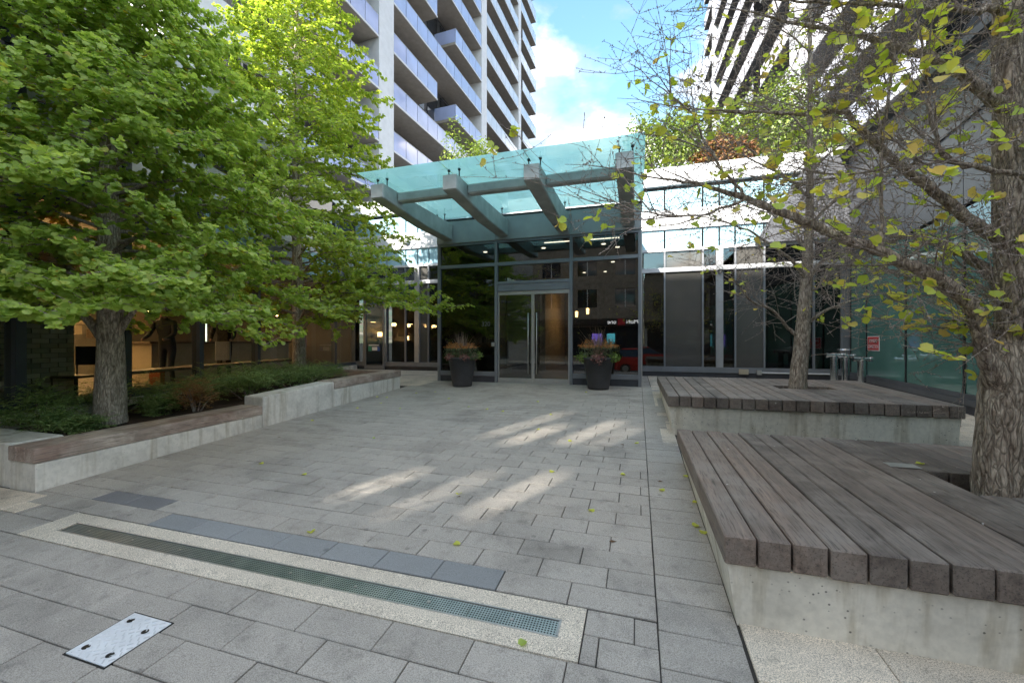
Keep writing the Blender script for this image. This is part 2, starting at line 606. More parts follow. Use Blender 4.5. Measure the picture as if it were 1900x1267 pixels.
def glass(name, tint, refl=1.0, rough=0.0, ior=1.55):
    m = Mt(name)
    tr = m.n('ShaderNodeBsdfTransparent'); tr.inputs[0].default_value = (*tint, 1)
    gl = m.n('ShaderNodeBsdfGlossy', Roughness=rough)
    gl.inputs['Color'].default_value = (0.92, 0.95, 0.95, 1)
    lw = m.n('ShaderNodeFresnel', IOR=ior)
    mu = m.n('ShaderNodeMath', _operation='MULTIPLY', _use_clamp=True); mu.inputs[1].default_value = refl
    m.l(lw.outputs[0], mu.inputs[0])
    mx = m.n('ShaderNodeMixShader')
    ge = m.n('ShaderNodeNewGeometry')
    inv = m.n('ShaderNodeMath', _operation='SUBTRACT'); inv.inputs[0].default_value = 1.0
    m.l(ge.outputs['Backfacing'], inv.inputs[1])
    m2 = m.n('ShaderNodeMath', _operation='MULTIPLY')
    m.l(mu.outputs[0], m2.inputs[0]); m.l(inv.outputs[0], m2.inputs[1])
    m.l(m2.outputs[0], mx.inputs[0]); m.l(tr.outputs[0], mx.inputs[1]); m.l(gl.outputs[0], mx.inputs[2])
    m.l(mx.outputs[0], m.o.inputs['Surface'])
    return m.m


GL_DARK = glass('tinted_glass', (0.26, 0.27, 0.26), 2.6)
GL_DOOR = glass('clear_door_glass', (0.62, 0.64, 0.62), 2.2)
GL_WING = glass('wing_glass', (0.34, 0.35, 0.34), 2.2)
GL_CAFE = glass('cafe_glass', (0.85, 0.88, 0.87), 1.0)


def backpainted(name, c, rough=0.04):
    m = Mt(name)
    m.set(Roughness=rough, Base__Color=(*c, 1))
    m.b.inputs['IOR'].default_value = 1.5
    m.b.inputs['Coat Weight'].default_value = 0.3
    m.b.inputs['Coat Roughness'].default_value = 0.02
    co = m.coord()
    f = m.noise(co, 0.7, 3)
    m.base(m.ramp(f, [(0.3, [x * 0.85 for x in c]), (0.7, [x * 1.1 for x in c])]))
    return m.m


GL_GREEN = backpainted('green_backpainted_glass', (0.11, 0.235, 0.205))
GL_FILM = backpainted('grey_film_glass', (0.085, 0.083, 0.078))
GL_GUARD = backpainted('blue_balcony_glass', (0.36, 0.42, 0.66), 0.1)
GL_GUARD2 = backpainted('pale_balcony_glass', (0.55, 0.58, 0.66), 0.15)
GL_WIN = backpainted('dark_window_glass', (0.02, 0.024, 0.03), 0.03)


def canopy_glass():
    m = Mt('frosted_canopy_glass')
    g = m.n('ShaderNodeNewGeometry')
    n1 = m.noise(g.outputs['Position'], 1.4, 5, 0.6, 0.6)
    mp = m.n('ShaderNodeMapping', Scale=(1.2, 7, 1)); m.l(g.outputs['Position'], mp.inputs['Vector'])
    n2 = m.noise(mp.outputs[0], 1.3, 5, 0.65)
    c = m.ramp(n1, [(0.3, (0.34, 0.66, 0.65)), (0.7, (0.42, 0.72, 0.70))])
    c = m.mix(c, m.ramp(n2, [(0.30, (0.55, 0.5, 0.42)), (0.40, (1, 1, 1))]), 0.8, 'MULTIPLY')
    tr = m.n('ShaderNodeBsdfTranslucent'); m.l(c, tr.inputs[0])
    df = m.n('ShaderNodeBsdfDiffuse'); m.l(c, df.inputs[0])
    tp = m.n('ShaderNodeBsdfTransparent'); tp.inputs[0].default_value = (0.75, 0.97, 0.98, 1)
    gl = m.n('ShaderNodeBsdfGlossy', Roughness=0.08)
    a = m.n('ShaderNodeMixShader'); a.inputs[0].default_value = 0.12
    m.l(tr.outputs[0], a.inputs[1]); m.l(df.outputs[0], a.inputs[2])
    b = m.n('ShaderNodeMixShader'); b.inputs[0].default_value = 0.12
    m.l(a.outputs[0], b.inputs[1]); m.l(tp.outputs[0], b.inputs[2])
    d = m.n('ShaderNodeMixShader'); d.inputs[0].default_value = 0.04
    m.l(b.outputs[0], d.inputs[1]); m.l(gl.outputs[0], d.inputs[2])
    m.l(d.outputs[0], m.o.inputs['Surface'])
    return m.m


GL_CANOPY = canopy_glass()
GL_CLEAR = glass('clear_canopy_glass', (0.90, 0.98, 0.98), 1.0)


def emit(name, c, s):
    m = Mt(name)
    e = m.n('ShaderNodeEmission', Strength=s); e.inputs[0].default_value = (*c, 1)
    m.l(e.outputs[0], m.o.inputs['Surface'])
    return m.m


LAMP_W = emit('warm_lamp', (1.0, 0.55, 0.2), 8.0)
LAMP_N = emit('neutral_lamp', (1.0, 0.88, 0.7), 3.0)
NEON = emit('red_neon', (1.0, 0.04, 0.01), 0.25)
SCREEN = emit('screen_glow', (0.22, 0.14, 0.7), 0.5)
SCREEN2 = emit('cyan_screen_glow', (0.1, 0.5, 0.6), 0.5)


def brickmat():
    m = Mt('olive_brick')
    g = m.n('ShaderNodeNewGeometry')
    m.base(m.ramp(g.outputs['Random Per Island'], [(0.0, (0.20, 0.21, 0.15)), (0.5, (0.36, 0.36, 0.26)), (1.0, (0.52, 0.49, 0.37))]))
    m.set(Roughness=0.8)
    return m.m


BRICK = brickmat()


def grate_mat():
    m = Mt('perforated_galvanised_steel')
    g = m.n('ShaderNodeNewGeometry')
    mp = m.n('ShaderNodeMapping', Scale=(62, 62, 0)); m.l(g.outputs['Position'], mp.inputs['Vector'])
    fr = m.n('ShaderNodeVectorMath', _operation='FRACTION'); m.l(mp.outputs[0], fr.inputs[0])
    sb = m.n('ShaderNodeVectorMath', _operation='SUBTRACT'); m.l(fr.outputs[0], sb.inputs[0])
    sb.inputs[1].default_value = (0.5, 0.5, 0)
    ln = m.n('ShaderNodeVectorMath', _operation='LENGTH'); m.l(sb.outputs[0], ln.inputs[0])
    hole = m.ramp(ln.outputs['Value'], [(0.30, 0.0), (0.34, 1.0)])
    n1 = m.noise(g.outputs['Position'], 7, 4)
    metal = m.ramp(n1, [(0.3, (0.30, 0.37, 0.36)), (0.7, (0.50, 0.56, 0.55))])
    m.base(m.mix((0.004, 0.004, 0.004), metal, hole))
    mt = m.n('ShaderNodeMath', _operation='MULTIPLY'); mt.inputs[1].default_value = 0.75
    m.l(hole, mt.inputs[0]); m.l(mt.outputs[0], m.b.inputs['Metallic'])
    m.set(Roughness=0.38)
    return m.m


GRATE = grate_mat()

# ================================================================== ground and paving
rng = random.Random(7)


def sheet(name, pts, mat, thick=0.05):
    n = len(pts)
    mb = MB()
    mb.hexa([(p[0], p[1]) for p in pts], [p[2] - thick for p in pts], [p[2] for p in pts])
    return tag(mb.build(name, mat), kind='structure')


g = MB().box(-400, 400, -400, 400, -0.6, -0.42).build('ground', ASPH)
tag(g, kind='structure')
road = MB().box(-120, 120, -14, -4.2, -0.419, -0.33).build('road', ASPH)
tag(road, kind='structure')
for k in range(12):
    MB().box(-40 + k * 6, -37 + k * 6, -9.16, -9.04, -0.329, -0.326).build('lane_marking', WHITEP, road)
tag(MB().box(-120, 120, -4.2, -4.0, -0.419, -0.2).build('kerb', CONC, bevel=0.02), kind='structure')
far_walk = tag(MB().box(-120, 120, -18.2, -14.2, -0.419, -0.2).build('far_pavement', GRANITE), kind='structure')
tag(MB().box(-120, 120, -14.2, -14.0, -0.419, -0.196).build('far_kerb', CONC, bevel=0.02), kind='structure')

# mortar bed of the plaza, follows the slope up to the doors
plaza = MB()
XA, XB = -14.0, 9.0
ys = [-4.0, 10.2, 40.0]
for a, b in zip(ys[:-1], ys[1:]):
    plaza.hexa([(XA, a), (XB, a), (XB, b), (XA, b)],
               [-0.4] * 4, [zg(a) - 0.012, zg(a) - 0.012, zg(b - 1e-6) - 0.012, zg(b - 1e-6) - 0.012])
plaza = plaza.build('plaza', BED)
tag(plaza, kind='structure')
PZW = wloc(plaza)

PT = 0.05      # paver thickness
PAVER_MESH = {}


def paver_mesh(wd, dp, mat):
    key = (round(wd, 3), round(dp, 3), mat.name)
    if key not in PAVER_MESH:
        me = MB().box(-wd / 2, wd / 2, -dp / 2, dp / 2, -PT, 0).mesh('paver', mat, bevel=0.0035)
        PAVER_MESH[key] = me
    return PAVER_MESH[key]


def visible(x, y):
    p = Vector((x, y, zg(y) - CAM_H))
    r = p.x * CT + p.y * ST
    d = -p.x * ST + p.y * CT
    if d < 0.3: return None
    X = 950 + F_PX * r / d
    Y = 633.5 - F_PX * p.z / d
    return X, Y, d


ROW = 0.205
WID = 0.43
slabs = []           # x0,x1,y0,y1,mat


def fill_rows(x0, x1, y0, y1, row, wid, shift, mat, dark=None):
    n = int(round((y1 - y0) / row))
    row = (y1 - y0) / n
    for i in range(n):
        a = y0 + i * row
        off = shift + (wid * 0.5 if i % 2 else 0.0) + rng.uniform(-0.03, 0.03)
        x = x0 + (off % wid) - wid
        while x < x1:
            u0, u1 = max(x, x0), min(x + wid, x1)
            if x1 - u1 < 0.07: u1 = x1
            if u1 - u0 > 0.07 or u1 < x1:
                if u1 - u0 < 0.03:
                    x += wid
                    continue
                m = mat
                if dark:
                    q = dark((u0 + u1) / 2, a + row / 2)
                    if q: m = q
                slabs.append((u0, u1, a, a + row, m))
            x += wid


def dark_rule(x, y):
    if 2.31 < y < 2.52 and -3.80 < x < -0.86: return PAVER_DK
    if 2.52 < y < 2.72 and -5.0 < x < -3.95: return PAVER_DK2
    return None


DX0, DX1, DY0, DY1 = -4.65, -0.27, 1.93, 2.30       # drain surround
fill_rows(-5.655, 0.10, 2.315, 10.42, ROW, WID, 0.12, PAVER, dark_rule)
for i in range(39):                                   # narrow strip along the timber platforms
    a = 1.05 + i * 0.2405
    slabs.append((0.102, 0.497, a, a + 0.2405, PAVER))
fill_rows(0.06, 0.30, 10.43, 13.9, 0.24, 0.24, 0.0, PAVER)
fill_rows(DX1 + 0.005, 0.10, 1.93, 2.30, 0.185, 0.30, 0.1, PAVER)
fill_rows(-9.0, 0.10, 0.9, 1.925, 0.205, 0.47, 0.2, PAVER)
fill_rows(-9.0, DX0 - 0.005, 1.93, 2.14, 0.21, 0.47, 0.05, PAVER)
fill_rows(-5.2, DX0 - 0.005, 2.145, 2.315, 0.17, 0.3, 0.05, PAVER)
fill_rows(-9.0, 8.0, -4.0, 0.9, 0.35, 0.7, 0.2, PAVER)
granite = []
fill_start = len(slabs)
gr = []


def granite_rows(x0, x1, y0, y1, row, wid, shift):
    global slabs
    keep = slabs
    slabs = []
    fill_rows(x0, x1, y0, y1, row, wid, shift, GRANITE)
    gr.extend(slabs)
    slabs = keep


granite_rows(0.51, 5.0, 0.9, 2.44, 0.385, 0.62, 0.3)
granite_rows(-12.0, -5.21, 2.15, 2.46, 0.31, 0.9, 0.3)
granite_rows(0.31, 6.2, 9.75, 13.95, 0.42, 0.8, 0.2)
granite_rows(3.75, 5.6, 5.05, 9.75, 0.42, 0.6, 0.2)
granite_rows(0.31, 0.5, 5.6, 9.75, 0.83, 0.19, 0.0)
granite_rows(-10.9, -5.36, 9.35, 13.95, 0.8, 1.1, 0.2)
sl = math.atan(SLOPE)
vis = []
rest = []
for s in slabs:
    cx, cy = (s[0] + s[1]) / 2, (s[2] + s[3]) / 2
    q = visible(cx, cy)
    if q and -60 < q[0] < 1960 and q[1] < 1330:
        vis.append((q[2] / math.sqrt(s[1] - s[0]), s))
    else:
        rest.append(s)
vis.sort(key=lambda t: t[0])
pieces = [s for _, s in vis[:290]]
rest += [s for _, s in vis[290:]]
GAP = 0.0055


def place_slab(s, parent, name):
    wd, dp = round(s[1] - s[0] - GAP, 3), round(s[3] - s[2] - GAP, 3)
    o = bpy.data.objects.new(name, paver_mesh(wd, dp, s[4]))
    col.objects.link(o)
    o.parent = parent
    cx, cy = (s[0] + s[1]) / 2 + rng.uniform(-.001, .001), (s[2] + s[3]) / 2
    flat = cy > 10.2
    o.location = Vector((cx, cy, zg(cy) + rng.uniform(-0.002, 0.002))) - wloc(parent)
    o.rotation_euler = ((0 if flat else sl) + rng.uniform(-.004, .004), rng.uniform(-.003, .003), rng.uniform(-.002, .002))
    return o


for s in pieces:
    place_slab(s, plaza, 'paver')
mb = MB()
for s in rest:
    h = GAP / 2
    z0, z1 = zg(s[2] + h) + rng.uniform(-.0015, .0015), zg(s[3] - h) + rng.uniform(-.0015, .0015)
    mi = {PAVER.name: 0, PAVER_DK.name: 1, PAVER_DK2.name: 2}[s[4].name]
    mb.hexa([(s[0] + h, s[2] + h), (s[1] - h, s[2] + h), (s[1] - h, s[3] - h), (s[0] + h, s[3] - h)],
            [z0 - PT, z0 - PT, z1 - PT, z1 - PT], [z0, z0, z1, z1], mi)
tag(mb.build('paver_field', [PAVER, PAVER_DK, PAVER_DK2], plaza), kind='stuff')

gpv = MB().box(-12.2, 6.4, 0.85, 0.86, -0.4, -0.35).build('granite_paving', BED)
tag(gpv, kind='structure')
for s in gr:
    q = visible((s[0] + s[1]) / 2, (s[2] + s[3]) / 2)
    if q and -250 < q[0] < 2150 and q[1] < 1400:
        place_slab(s, gpv, 'granite_slab')

# ------------------------------------------------------------------ trench drain
drain = thing('trench_drain', (-2.46, 2.115, zg(2.115)), 'long narrow perforated steel drain set in a pale concrete surround', 'drain')


def zs(y, h=0.0):
    return zg(y) + h


GX0, GX1, GY0, GY1 = -4.40, -0.40, 2.062, 2.168
mb = MB()
for (x0, x1, y0, y1) in ((DX0, DX1, DY0, GY0 - 0.012), (DX0, DX1, GY1 + 0.012, DY1), (DX0, GX0 - 0.012, GY0 - 0.012, GY1 + 0.012), (GX1 + 0.012, DX1, GY0 - 0.012, GY1 + 0.012)):
    mb.hexa([(x0, y0), (x1, y0), (x1, y1), (x0, y1)], [zs(y0, -.06), zs(y0, -.06), zs(y1, -.06), zs(y1, -.06)], [zs(y0, .001), zs(y0, .001), zs(y1, .001), zs(y1, .001)])
mb.build('concrete_surround', CONC_EXP, drain)
for (y0, y1) in ((GY0 - 0.012, GY0 - 0.003), (GY1 + 0.003, GY1 + 0.012)):
    MB().hexa([(GX0 - .012, y0), (GX1 + .012, y0), (GX1 + .012, y1), (GX0 - .012, y1)], [zs(y0, -.05)] * 2 + [zs(y1, -.05)] * 2, [zs(y0, .003)] * 2 + [zs(y1, .003)] * 2).build('edge_rail', STEEL, drain)
MB().hexa([(GX1 + .001, GY0), (GX1 + .012, GY0), (GX1 + .012, GY1), (GX1 + .001, GY1)], [zs(GY0, -.05)] * 2 + [zs(GY1, -.05)] * 2, [zs(GY0, .004)] * 2 + [zs(GY1, .004)] * 2).build('end_cap', STEEL, drain)
nseg = 8
for k in range(nseg):
    x0 = GX0 + (GX1 - GX0) * k / nseg + 0.0015
    x1 = GX0 + (GX1 - GX0) * (k + 1) / nseg - 0.0015
    o = MB().hexa([(x0, GY0), (x1, GY0), (x1, GY1), (x0, GY1)], [zs(GY0, -.012)] * 2 + [zs(GY1, -.012)] * 2, [zs(GY0, -.002)] * 2 + [zs(GY1, -.002)] * 2).build('grate', GRATE, drain)
    xm = (x0 + x1) / 2
    MB().lathe((xm, 2.115, zs(2.115, -.002)), [(0.011, 0), (0.011, .003), (0.004, .004)], 12).build('bolt', STEEL, o)

# ------------------------------------------------------------------ checker plate access cover
acc = thing('access_cover', (-2.55, 1.43, zg(1.43)), 'small square pale checker plate access cover set in the paving', 'access cover')
cov = MB().hexa([(-2.695, 1.285), (-2.405, 1.285), (-2.405, 1.575), (-2.695, 1.575)], [zs(1.285, -.03)] * 2 + [zs(1.575, -.03)] * 2, [zs(1.285, .006)] * 2 + [zs(1.575, .006)] * 2)
cov.build('plate', PLATE, acc, bevel=0.002)
fr_ = MB()
for (x0, x1, y0, y1) in ((-2.703, -2.397, 1.277, 1.282), (-2.703, -2.397, 1.578, 1.583), (-2.703, -2.698, 1.282, 1.578), (-2.402, -2.397, 1.282, 1.578)):
    fr_.hexa([(x0, y0), (x1, y0), (x1, y1), (x0, y1)], [zs(y0, -.03)] * 2 + [zs(y1, -.03)] * 2, [zs(y0, .003)] * 2 + [zs(y1, .003)] * 2)
fr_.build('rim', BLACK, acc)
mb = MB()
for i in range(10):
    for j in range(8):
        x = -2.68 + i * 0.0285
        y = 1.30 + j * 0.0365 + (0.018 if i % 2 else 0)
        if y > 1.565: continue
        mb.cbox((x + .008, y, zs(y, .0072)), 0.024, 0.006, 0.0034, R(45 if (i + j) % 2 else -45))
mb.build('tread_pattern', PLATE, acc)
for (x, y) in ((-2.64, 1.335), (-2.46, 1.335), (-2.64, 1.525), (-2.47, 1.49)):
    MB().lathe((x, y, zs(y, .0062)), [(0.017, 0), (0.017, .0025), (0.009, .0028)], 16).build('bolt', BLACK, acc)

# ================================================================== left planter with benches
pl = thing('planter_bench', (-5.9, 5.7, zg(5.7)), 'long low concrete planter wall with weathered timber bench tops beside the shrubs', 'planter')
XF = -5.66       # plaza face


def wall(name, x0, x1, y0, y1, zt0, zt1, mat=CONC_W, zb=-0.1, bev=0.012):
    return MB().hexa([(x0, y0), (x1, y0), (x1, y1), (x0, y1)], [zb] * 4, [zt0, zt0, zt1, zt1]).build(name, mat, pl, bevel=bev)


wall('concrete_wall', -6.10, XF, 2.48, 5.03, 0.395, 0.445)
wall('concrete_wall', -9.4, -6.105, 2.49, 2.90, 0.56, 0.565)
wall('raised_block', -6.05, XF + 0.004, 5.034, 6.62, 0.725, 0.81)
wall('concrete_wall', -6.05, XF, 6.624, 8.95, 0.67, 0.725)
wall('concrete_wall', -9.3, -6.055, 8.60, 8.95, 0.72, 0.722)
for k in range(3):
    x0 = -6.10 + k * 0.1455 + (0.012 if k == 0 else 0.004)
    x1 = -6.10 + (k + 1) * 0.1455 - 0.003
    o = MB().hexa([(x0, 2.465), (x1 + (.012 if k == 2 else 0), 2.465), (x1 + (.012 if k == 2 else 0), 5.026), (x0, 5.026)], [0.40] * 2 + [0.45] * 2, [0.545] * 2 + [0.585] * 2)
    o.build('bench_plank', BENCHW, pl, bevel=0.006)
    x0 = -6.05 + k * 0.13
    x1 = x0 + 0.126
    MB().hexa([(x0, 6.635), (x1 + (.012 if k == 2 else 0), 6.635), (x1 + (.012 if k == 2 else 0), 8.975), (x0, 8.975)], [0.68] * 2 + [0.735] * 2, [0.825] * 2 + [0.875] * 2).build('bench_plank', BENCHW, pl, bevel=0.006)
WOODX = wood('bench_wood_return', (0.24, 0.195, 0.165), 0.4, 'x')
for k in range(3):
    y0 = 8.588 + k * 0.13
    MB().box(-9.0, -6.056, y0, y0 + 0.126, 0.735, 0.872).build('bench_plank', WOODX, pl, bevel=0.006)
soil = MB()
ny = 14
for i in range(ny):
    y0, y1 = 2.9 + 5.7 * i / ny, 2.9 + 5.7 * (i + 1) / ny
    soil.hexa([(-10.5, y0), (-6.06, y0), (-6.06, y1), (-10.5, y1)], [0.2] * 4, [0.47 + 0.045 * (y0 - 2.9), 0.45 + 0.045 * (y0 - 2.9), 0.45 + 0.045 * (y1 - 2.9), 0.47 + 0.045 * (y1 - 2.9)])
soil = tag(soil.build('planting_soil', SOIL), kind='structure')


def soil_z(y):
    return 0.455 + 0.045 * (y - 2.9)


# ================================================================== timber platforms on the right
def platform(name, label, x0, n, y0, y1, ztop, right_slant, hole, zconc, bulge):
    t = thing(name, (x0 + n * 0.155 / 2, (y0 + y1) / 2, zg(y0)), label, 'bench', 'timber platforms along the plaza edge')
    xr0 = x0 + n * 0.155
    th = 0.148
    # concrete base, faces lean inwards towards the ground
    b = 0.055
    zb = -0.1
    zl = zconc
    mb = MB()
    fx = lambda y: xr0 + right_slant * (y - y0)
    xy_t = [(x0 + 0.022, y0 + 0.03), (xr0 - 0.03, y0 + 0.03), (fx(y1) - 0.03, y1 - 0.03), (x0 + 0.022, y1 - 0.03)]
    xy_b = [(x0 + 0.022 + b, y0 + 0.03 + b * .7), (xr0 - 0.04, y0 + 0.03 + b * .7), (fx(y1) - 0.04, y1 - 0.03 - b), (x0 + 0.022 + b, y1 - 0.03 - b)]
    zbs = [zg(p[1]) - 0.02 for p in xy_b]
    vs = [(p[0], p[1], z) for p, z in zip(xy_b, zbs)] + [(p[0], p[1], zl) for p in xy_t]
    mb.add(vs, [(3, 2, 1, 0), (4, 5, 6, 7), (0, 1, 5, 4), (1, 2, 6, 5), (2, 3, 7, 6), (3, 0, 4, 7)])
    base = mb.build('concrete_base', CONC, t)
    # formwork tie holes in the front face
    k = 0
    x = x0 + 0.42
    while x < xr0 - 0.2:
        MB().lathe((x, y0 + 0.058, (zl + zg(y0)) / 2 + 0.01), [(0.0095, 0), (0.0095, 0.02), (0.004, 0.03)], 12, axis='y').build('tie_hole', BLACK, base)
        x += 0.62
    hx0, hx1, hy0, hy1 = hole
    for i in range(n):
        a = x0 + i * 0.155
        c0, c1 = a + 0.005, a + 0.150
        ye = y1 + rng.uniform(-0.006, 0.006)
        ys_ = y0 + rng.uniform(-0.005, 0.005)
        segs = [(ys_, ye)]
        if c1 > hx0 and c0 < hx1:
            segs = [(ys_, hy0), (hy1, ye)]
        for (p, q) in segs:
            z = ztop + rng.uniform(-0.003, 0.003)
            sl0 = right_slant * (p - y0) * (i + 1) / n
            MB().hexa([(c0 + right_slant * (p - y0) * i / n, p), (c1 + sl0, p), (c1 + right_slant * (q - y0) * (i + 1) / n, q), (c0 + right_slant * (q - y0) * i / n, q)],
                      [z - th] * 4, [z] * 4).build('plank', DECK, t, bevel=0.007)
    # tree pit in the hole
    MB().box(hx0 + .005, hx1 - .005, hy0 + .004, hy1 - .004, zl - 0.05, zl + 0.012).build('tree_pit', SOIL, t)
    return t


pf = platform('timber_platform', 'low wide timber platform of thick weathered planks with a tree rising through its corner hole and a drain before it', 0.425, 22, 2.345, 5.03, 0.60, 0.0, (2.13, 2.82, 3.46, 3.98), 0.452, 0)
pf['label'] = 'weathered grey timber platform holding the thick-trunked tree, nearest the street'
pb = platform('timber_platform', 'dark timber platform holding the slender bare tree, between the entrance and the green glass wall', 0.40, 21, 6.10, 9.5, 0.845, 0.11, (2.16, 2.86, 7.58, 8.06), 0.697, 0)
MB().cbox((2.03, 4.06, 0.6065), 0.20, 0.12, 0.006).build('cover_plate', STEEL, pf, bevel=0.002)
pf['label'] = 'weathered grey timber platform with the thick-trunked rough-barked tree growing through it'

# ================================================================== entrance pavilion
YE = 10.42
ZB = zg(10.4)
EX = [-5.34, -3.64, -1.62, 0.05]
ent = thing('entrance_pavilion', (-2.65, 12.2, ZB - 0.02), 'projecting dark glass lobby entrance with double doors under the glass canopy', 'entrance')
mw = 0.075


def ebx(name, mat, x0, x1, y0, y1, z0, z1, parent=None, bevel=0.0):
    return bx(name, parent or ent, mat, x0, x1, y0, y1, z0, z1, bevel=bevel)


# plinths and frames
for a, b in ((0, 1), (2, 3)):
    ebx('plinth', PLINTH, EX[a], EX[b] - (0.0 if b == 3 else 0.04) + (0 if a == 0 else 0), YE + 0.02, YE + 0.2, ZB - 0.1, ZB + 0.16)
    ebx('sill_rail', FRAME, EX[a] + 0.04, EX[b] - 0.04, YE - 0.005, YE + 0.12, ZB + 0.163, ZB + 0.285, bevel=0.004)
for i, x in enumerate(EX):
    ebx('mullion', FRAME, x - mw / 2, x + mw / 2, YE - 0.03, YE + 0.14, ZB - 0.1, 4.31, bevel=0.004)
ZT = 3.675
for a in range(3):
    ebx('transom', FRAME, EX[a] + mw / 2 + .001, EX[a + 1] - mw / 2 - .001, YE - 0.02, YE + 0.13, ZT - 0.045, ZT + 0.045, bevel=0.004)
    ebx('head_rail', FRAME, EX[a] + mw / 2 + .001, EX[a + 1] - mw / 2 - .001, YE - 0.02, YE + 0.13, 4.25, 4.305)
    ebx('glass_pane', GL_DARK, EX[a] + mw / 2 + .001, EX[a + 1] - mw / 2 - .001, YE + 0.04, YE + 0.052, ZT + 0.046, 4.249)
for a in (0, 2):
    ebx('glass_pane', GL_DARK, EX[a] + mw / 2 + .001, EX[a + 1] - mw / 2 - .001, YE + 0.04, YE + 0.052, ZB + 0.286, ZT - 0.046)
# over-door transom pane and header
ebx('transom', FRAME, EX[1] + mw / 2 + .001, EX[2] - mw / 2 - .001, YE - 0.02, YE + 0.13, 3.13, 3.20, bevel=0.004)
ebx('glass_pane', GL_DARK, EX[1] + mw / 2 + .001, EX[2] - mw / 2 - .001, YE + 0.04, YE + 0.052, 3.201, ZT - 0.046)
ebx('door_header', FRAME, EX[1] + mw / 2 + .001, EX[2] - mw / 2 - .001, YE, YE + 0.11, 2.94, 3.129, bevel=0.004)
ebx('threshold', STEEL, EX[1] + mw / 2, EX[2] - mw / 2, YE - 0.04, YE + 0.12, ZB - 0.02, ZB + 0.012)
dx0, dx1 = EX[1] + mw / 2 + 0.004, EX[2] - mw / 2 - 0.004
xm = (dx0 + dx1) / 2
for s, (a, b) in enumerate(((dx0, xm - 0.004), (xm + 0.004, dx1))):
    d = ebx('door', GL_DOOR, a + .012, b - .012, YE + 0.045, YE + 0.057, ZB + 0.13, 2.84)
    ebx('top_rail', STEEL, a, b, YE + 0.03, YE + 0.075, 2.842, 2.935, d, 0.003)
    ebx('bottom_rail', STEEL, a, b, YE + 0.03, YE + 0.075, ZB + 0.015, ZB + 0.128, d, 0.003)
    for (p, q) in ((a, a + 0.036), (b - 0.036, b)):
        ebx('stile', STEEL, p, q, YE + 0.032, YE + 0.07, ZB + 0.13, 2.84, d)
    hx = (b - 0.11) if s == 0 else (a + 0.11)
    hb = MB().tube([(hx, YE - 0.03, ZB + 0.25), (hx, YE - 0.03, ZB + 1.85)], 0.013, 10)
    for z in (0.42, 1.05, 1.68):
        hb.tube([(hx, YE - 0.03, ZB + z), (hx, YE + 0.045, ZB + z)], 0.009, 8)
    hb.build('pull_handle', STEEL, d, smooth=True)
# fascia above the glass
for i, (a, b) in enumerate(((EX[0] - 0.04, EX[1] - 0.006), (EX[1] - 0.004 + .004, EX[2] - .003), (EX[2] + .003, EX[3] + 0.04))):
    ebx('fascia_panel', FASCIA, a, b, YE - 0.06, YE + 0.16, 4.312, 4.93, bevel=0.004)
ebx('fascia_cap', BLACK, EX[0] - 0.05, EX[3] + 0.05, YE - 0.075, YE + 0.2, 4.932, 4.975)
ebx('side_wall', DARKCLAD, EX[0] - 0.04, EX[0] + 0.1, YE + 0.2, 13.9, ZB - 0.1, 4.93)
ebx('side_trim', STEEL, EX[3] + 0.04, EX[3] + 0.06, YE - 0.02, YE + 0.1, ZB - 0.05, 4.30)
for k in range(2):
    ebx('side_glass', GL_DARK, EX[3], EX[3] + 0.012, YE + 0.15 + k * 1.7, YE + 1.8 + k * 1.7, ZB + 0.02, 4.3)
ebx('roof_slab', DARKCLAD, EX[0] - 0.03, EX[3] + 0.03, YE + 0.21, 13.9, 4.4, 4.9)
# lobby inside
ebx('lobby_floor', INNERFLOOR, EX[0] + .12, EX[3] - .01, YE + 0.15, 20.0, ZB - 0.1, ZB - 0.006)
ebx('lobby_ceiling', INNERCEIL, EX[0] + .11, EX[3] - 0.01, YE + 0.25, 20.0, 4.31, 4.395)
ebx('lobby_back_wall', INNER, EX[0] - 1, EX[3] + 1, 19.6, 19.8, ZB - 0.1, 4.30)
for k in range(15):
    x = -5.0 + k * 0.34 + rng.uniform(-.03, .03)
    ebx('timber_slat', INWOOD, x, x + 0.16, 19.4, 19.58, ZB, 4.28)
ebx('lobby_partition', INCREAM, -3.5, -3.3, 15.0, 19.3, ZB, 4.28)
ebx('reception_desk', INWOOD, -2.6, -0.8, 16.6, 17.3, ZB, ZB + 1.1, bevel=0.01)
for (x, y) in ((-4.4, 11.6), (-2.6, 11.6), (-0.9, 11.6), (-0.55, 12.1), (-2.6, 13.8), (-0.8, 14.3), (-2.0, 16.2), (-1.2, 16.2)):
    MB().lathe((x, y, 4.292), [(0.06, 0), (0.06, .014)], 16).build('downlight', LAMP_N, ent)
for k in range(2):
    MB().lathe((-2.4 + k * 0.45, 16.9, 2.6 + 0.12 * (k % 2)), [(0.05, 0), (0.06, .22), (0.02, .24)], 12).build('pendant_lamp', LAMP_W, ent)
for (a, b) in ((-2.45, -1.75), (-1.3, -0.45)):
    ebx('light_slot', LAMP_N, a, b, 10.98, 11.03, 4.296, 4.308)

# intercom button by the doors
ib = thing('door_button', (-3.70, YE - 0.032, 1.52), 'small square steel push plate on the mullion beside the entrance doors', 'button')
MB().box(-3.765, -3.655, YE - 0.052, YE - 0.0305, 1.46, 1.58).build('back_plate', BLACK, ib, bevel=0.003)
MB().box(-3.755, -3.665, YE - 0.06, YE - 0.053, 1.47, 1.57).build('push_plate', STEEL, ib, bevel=0.002)


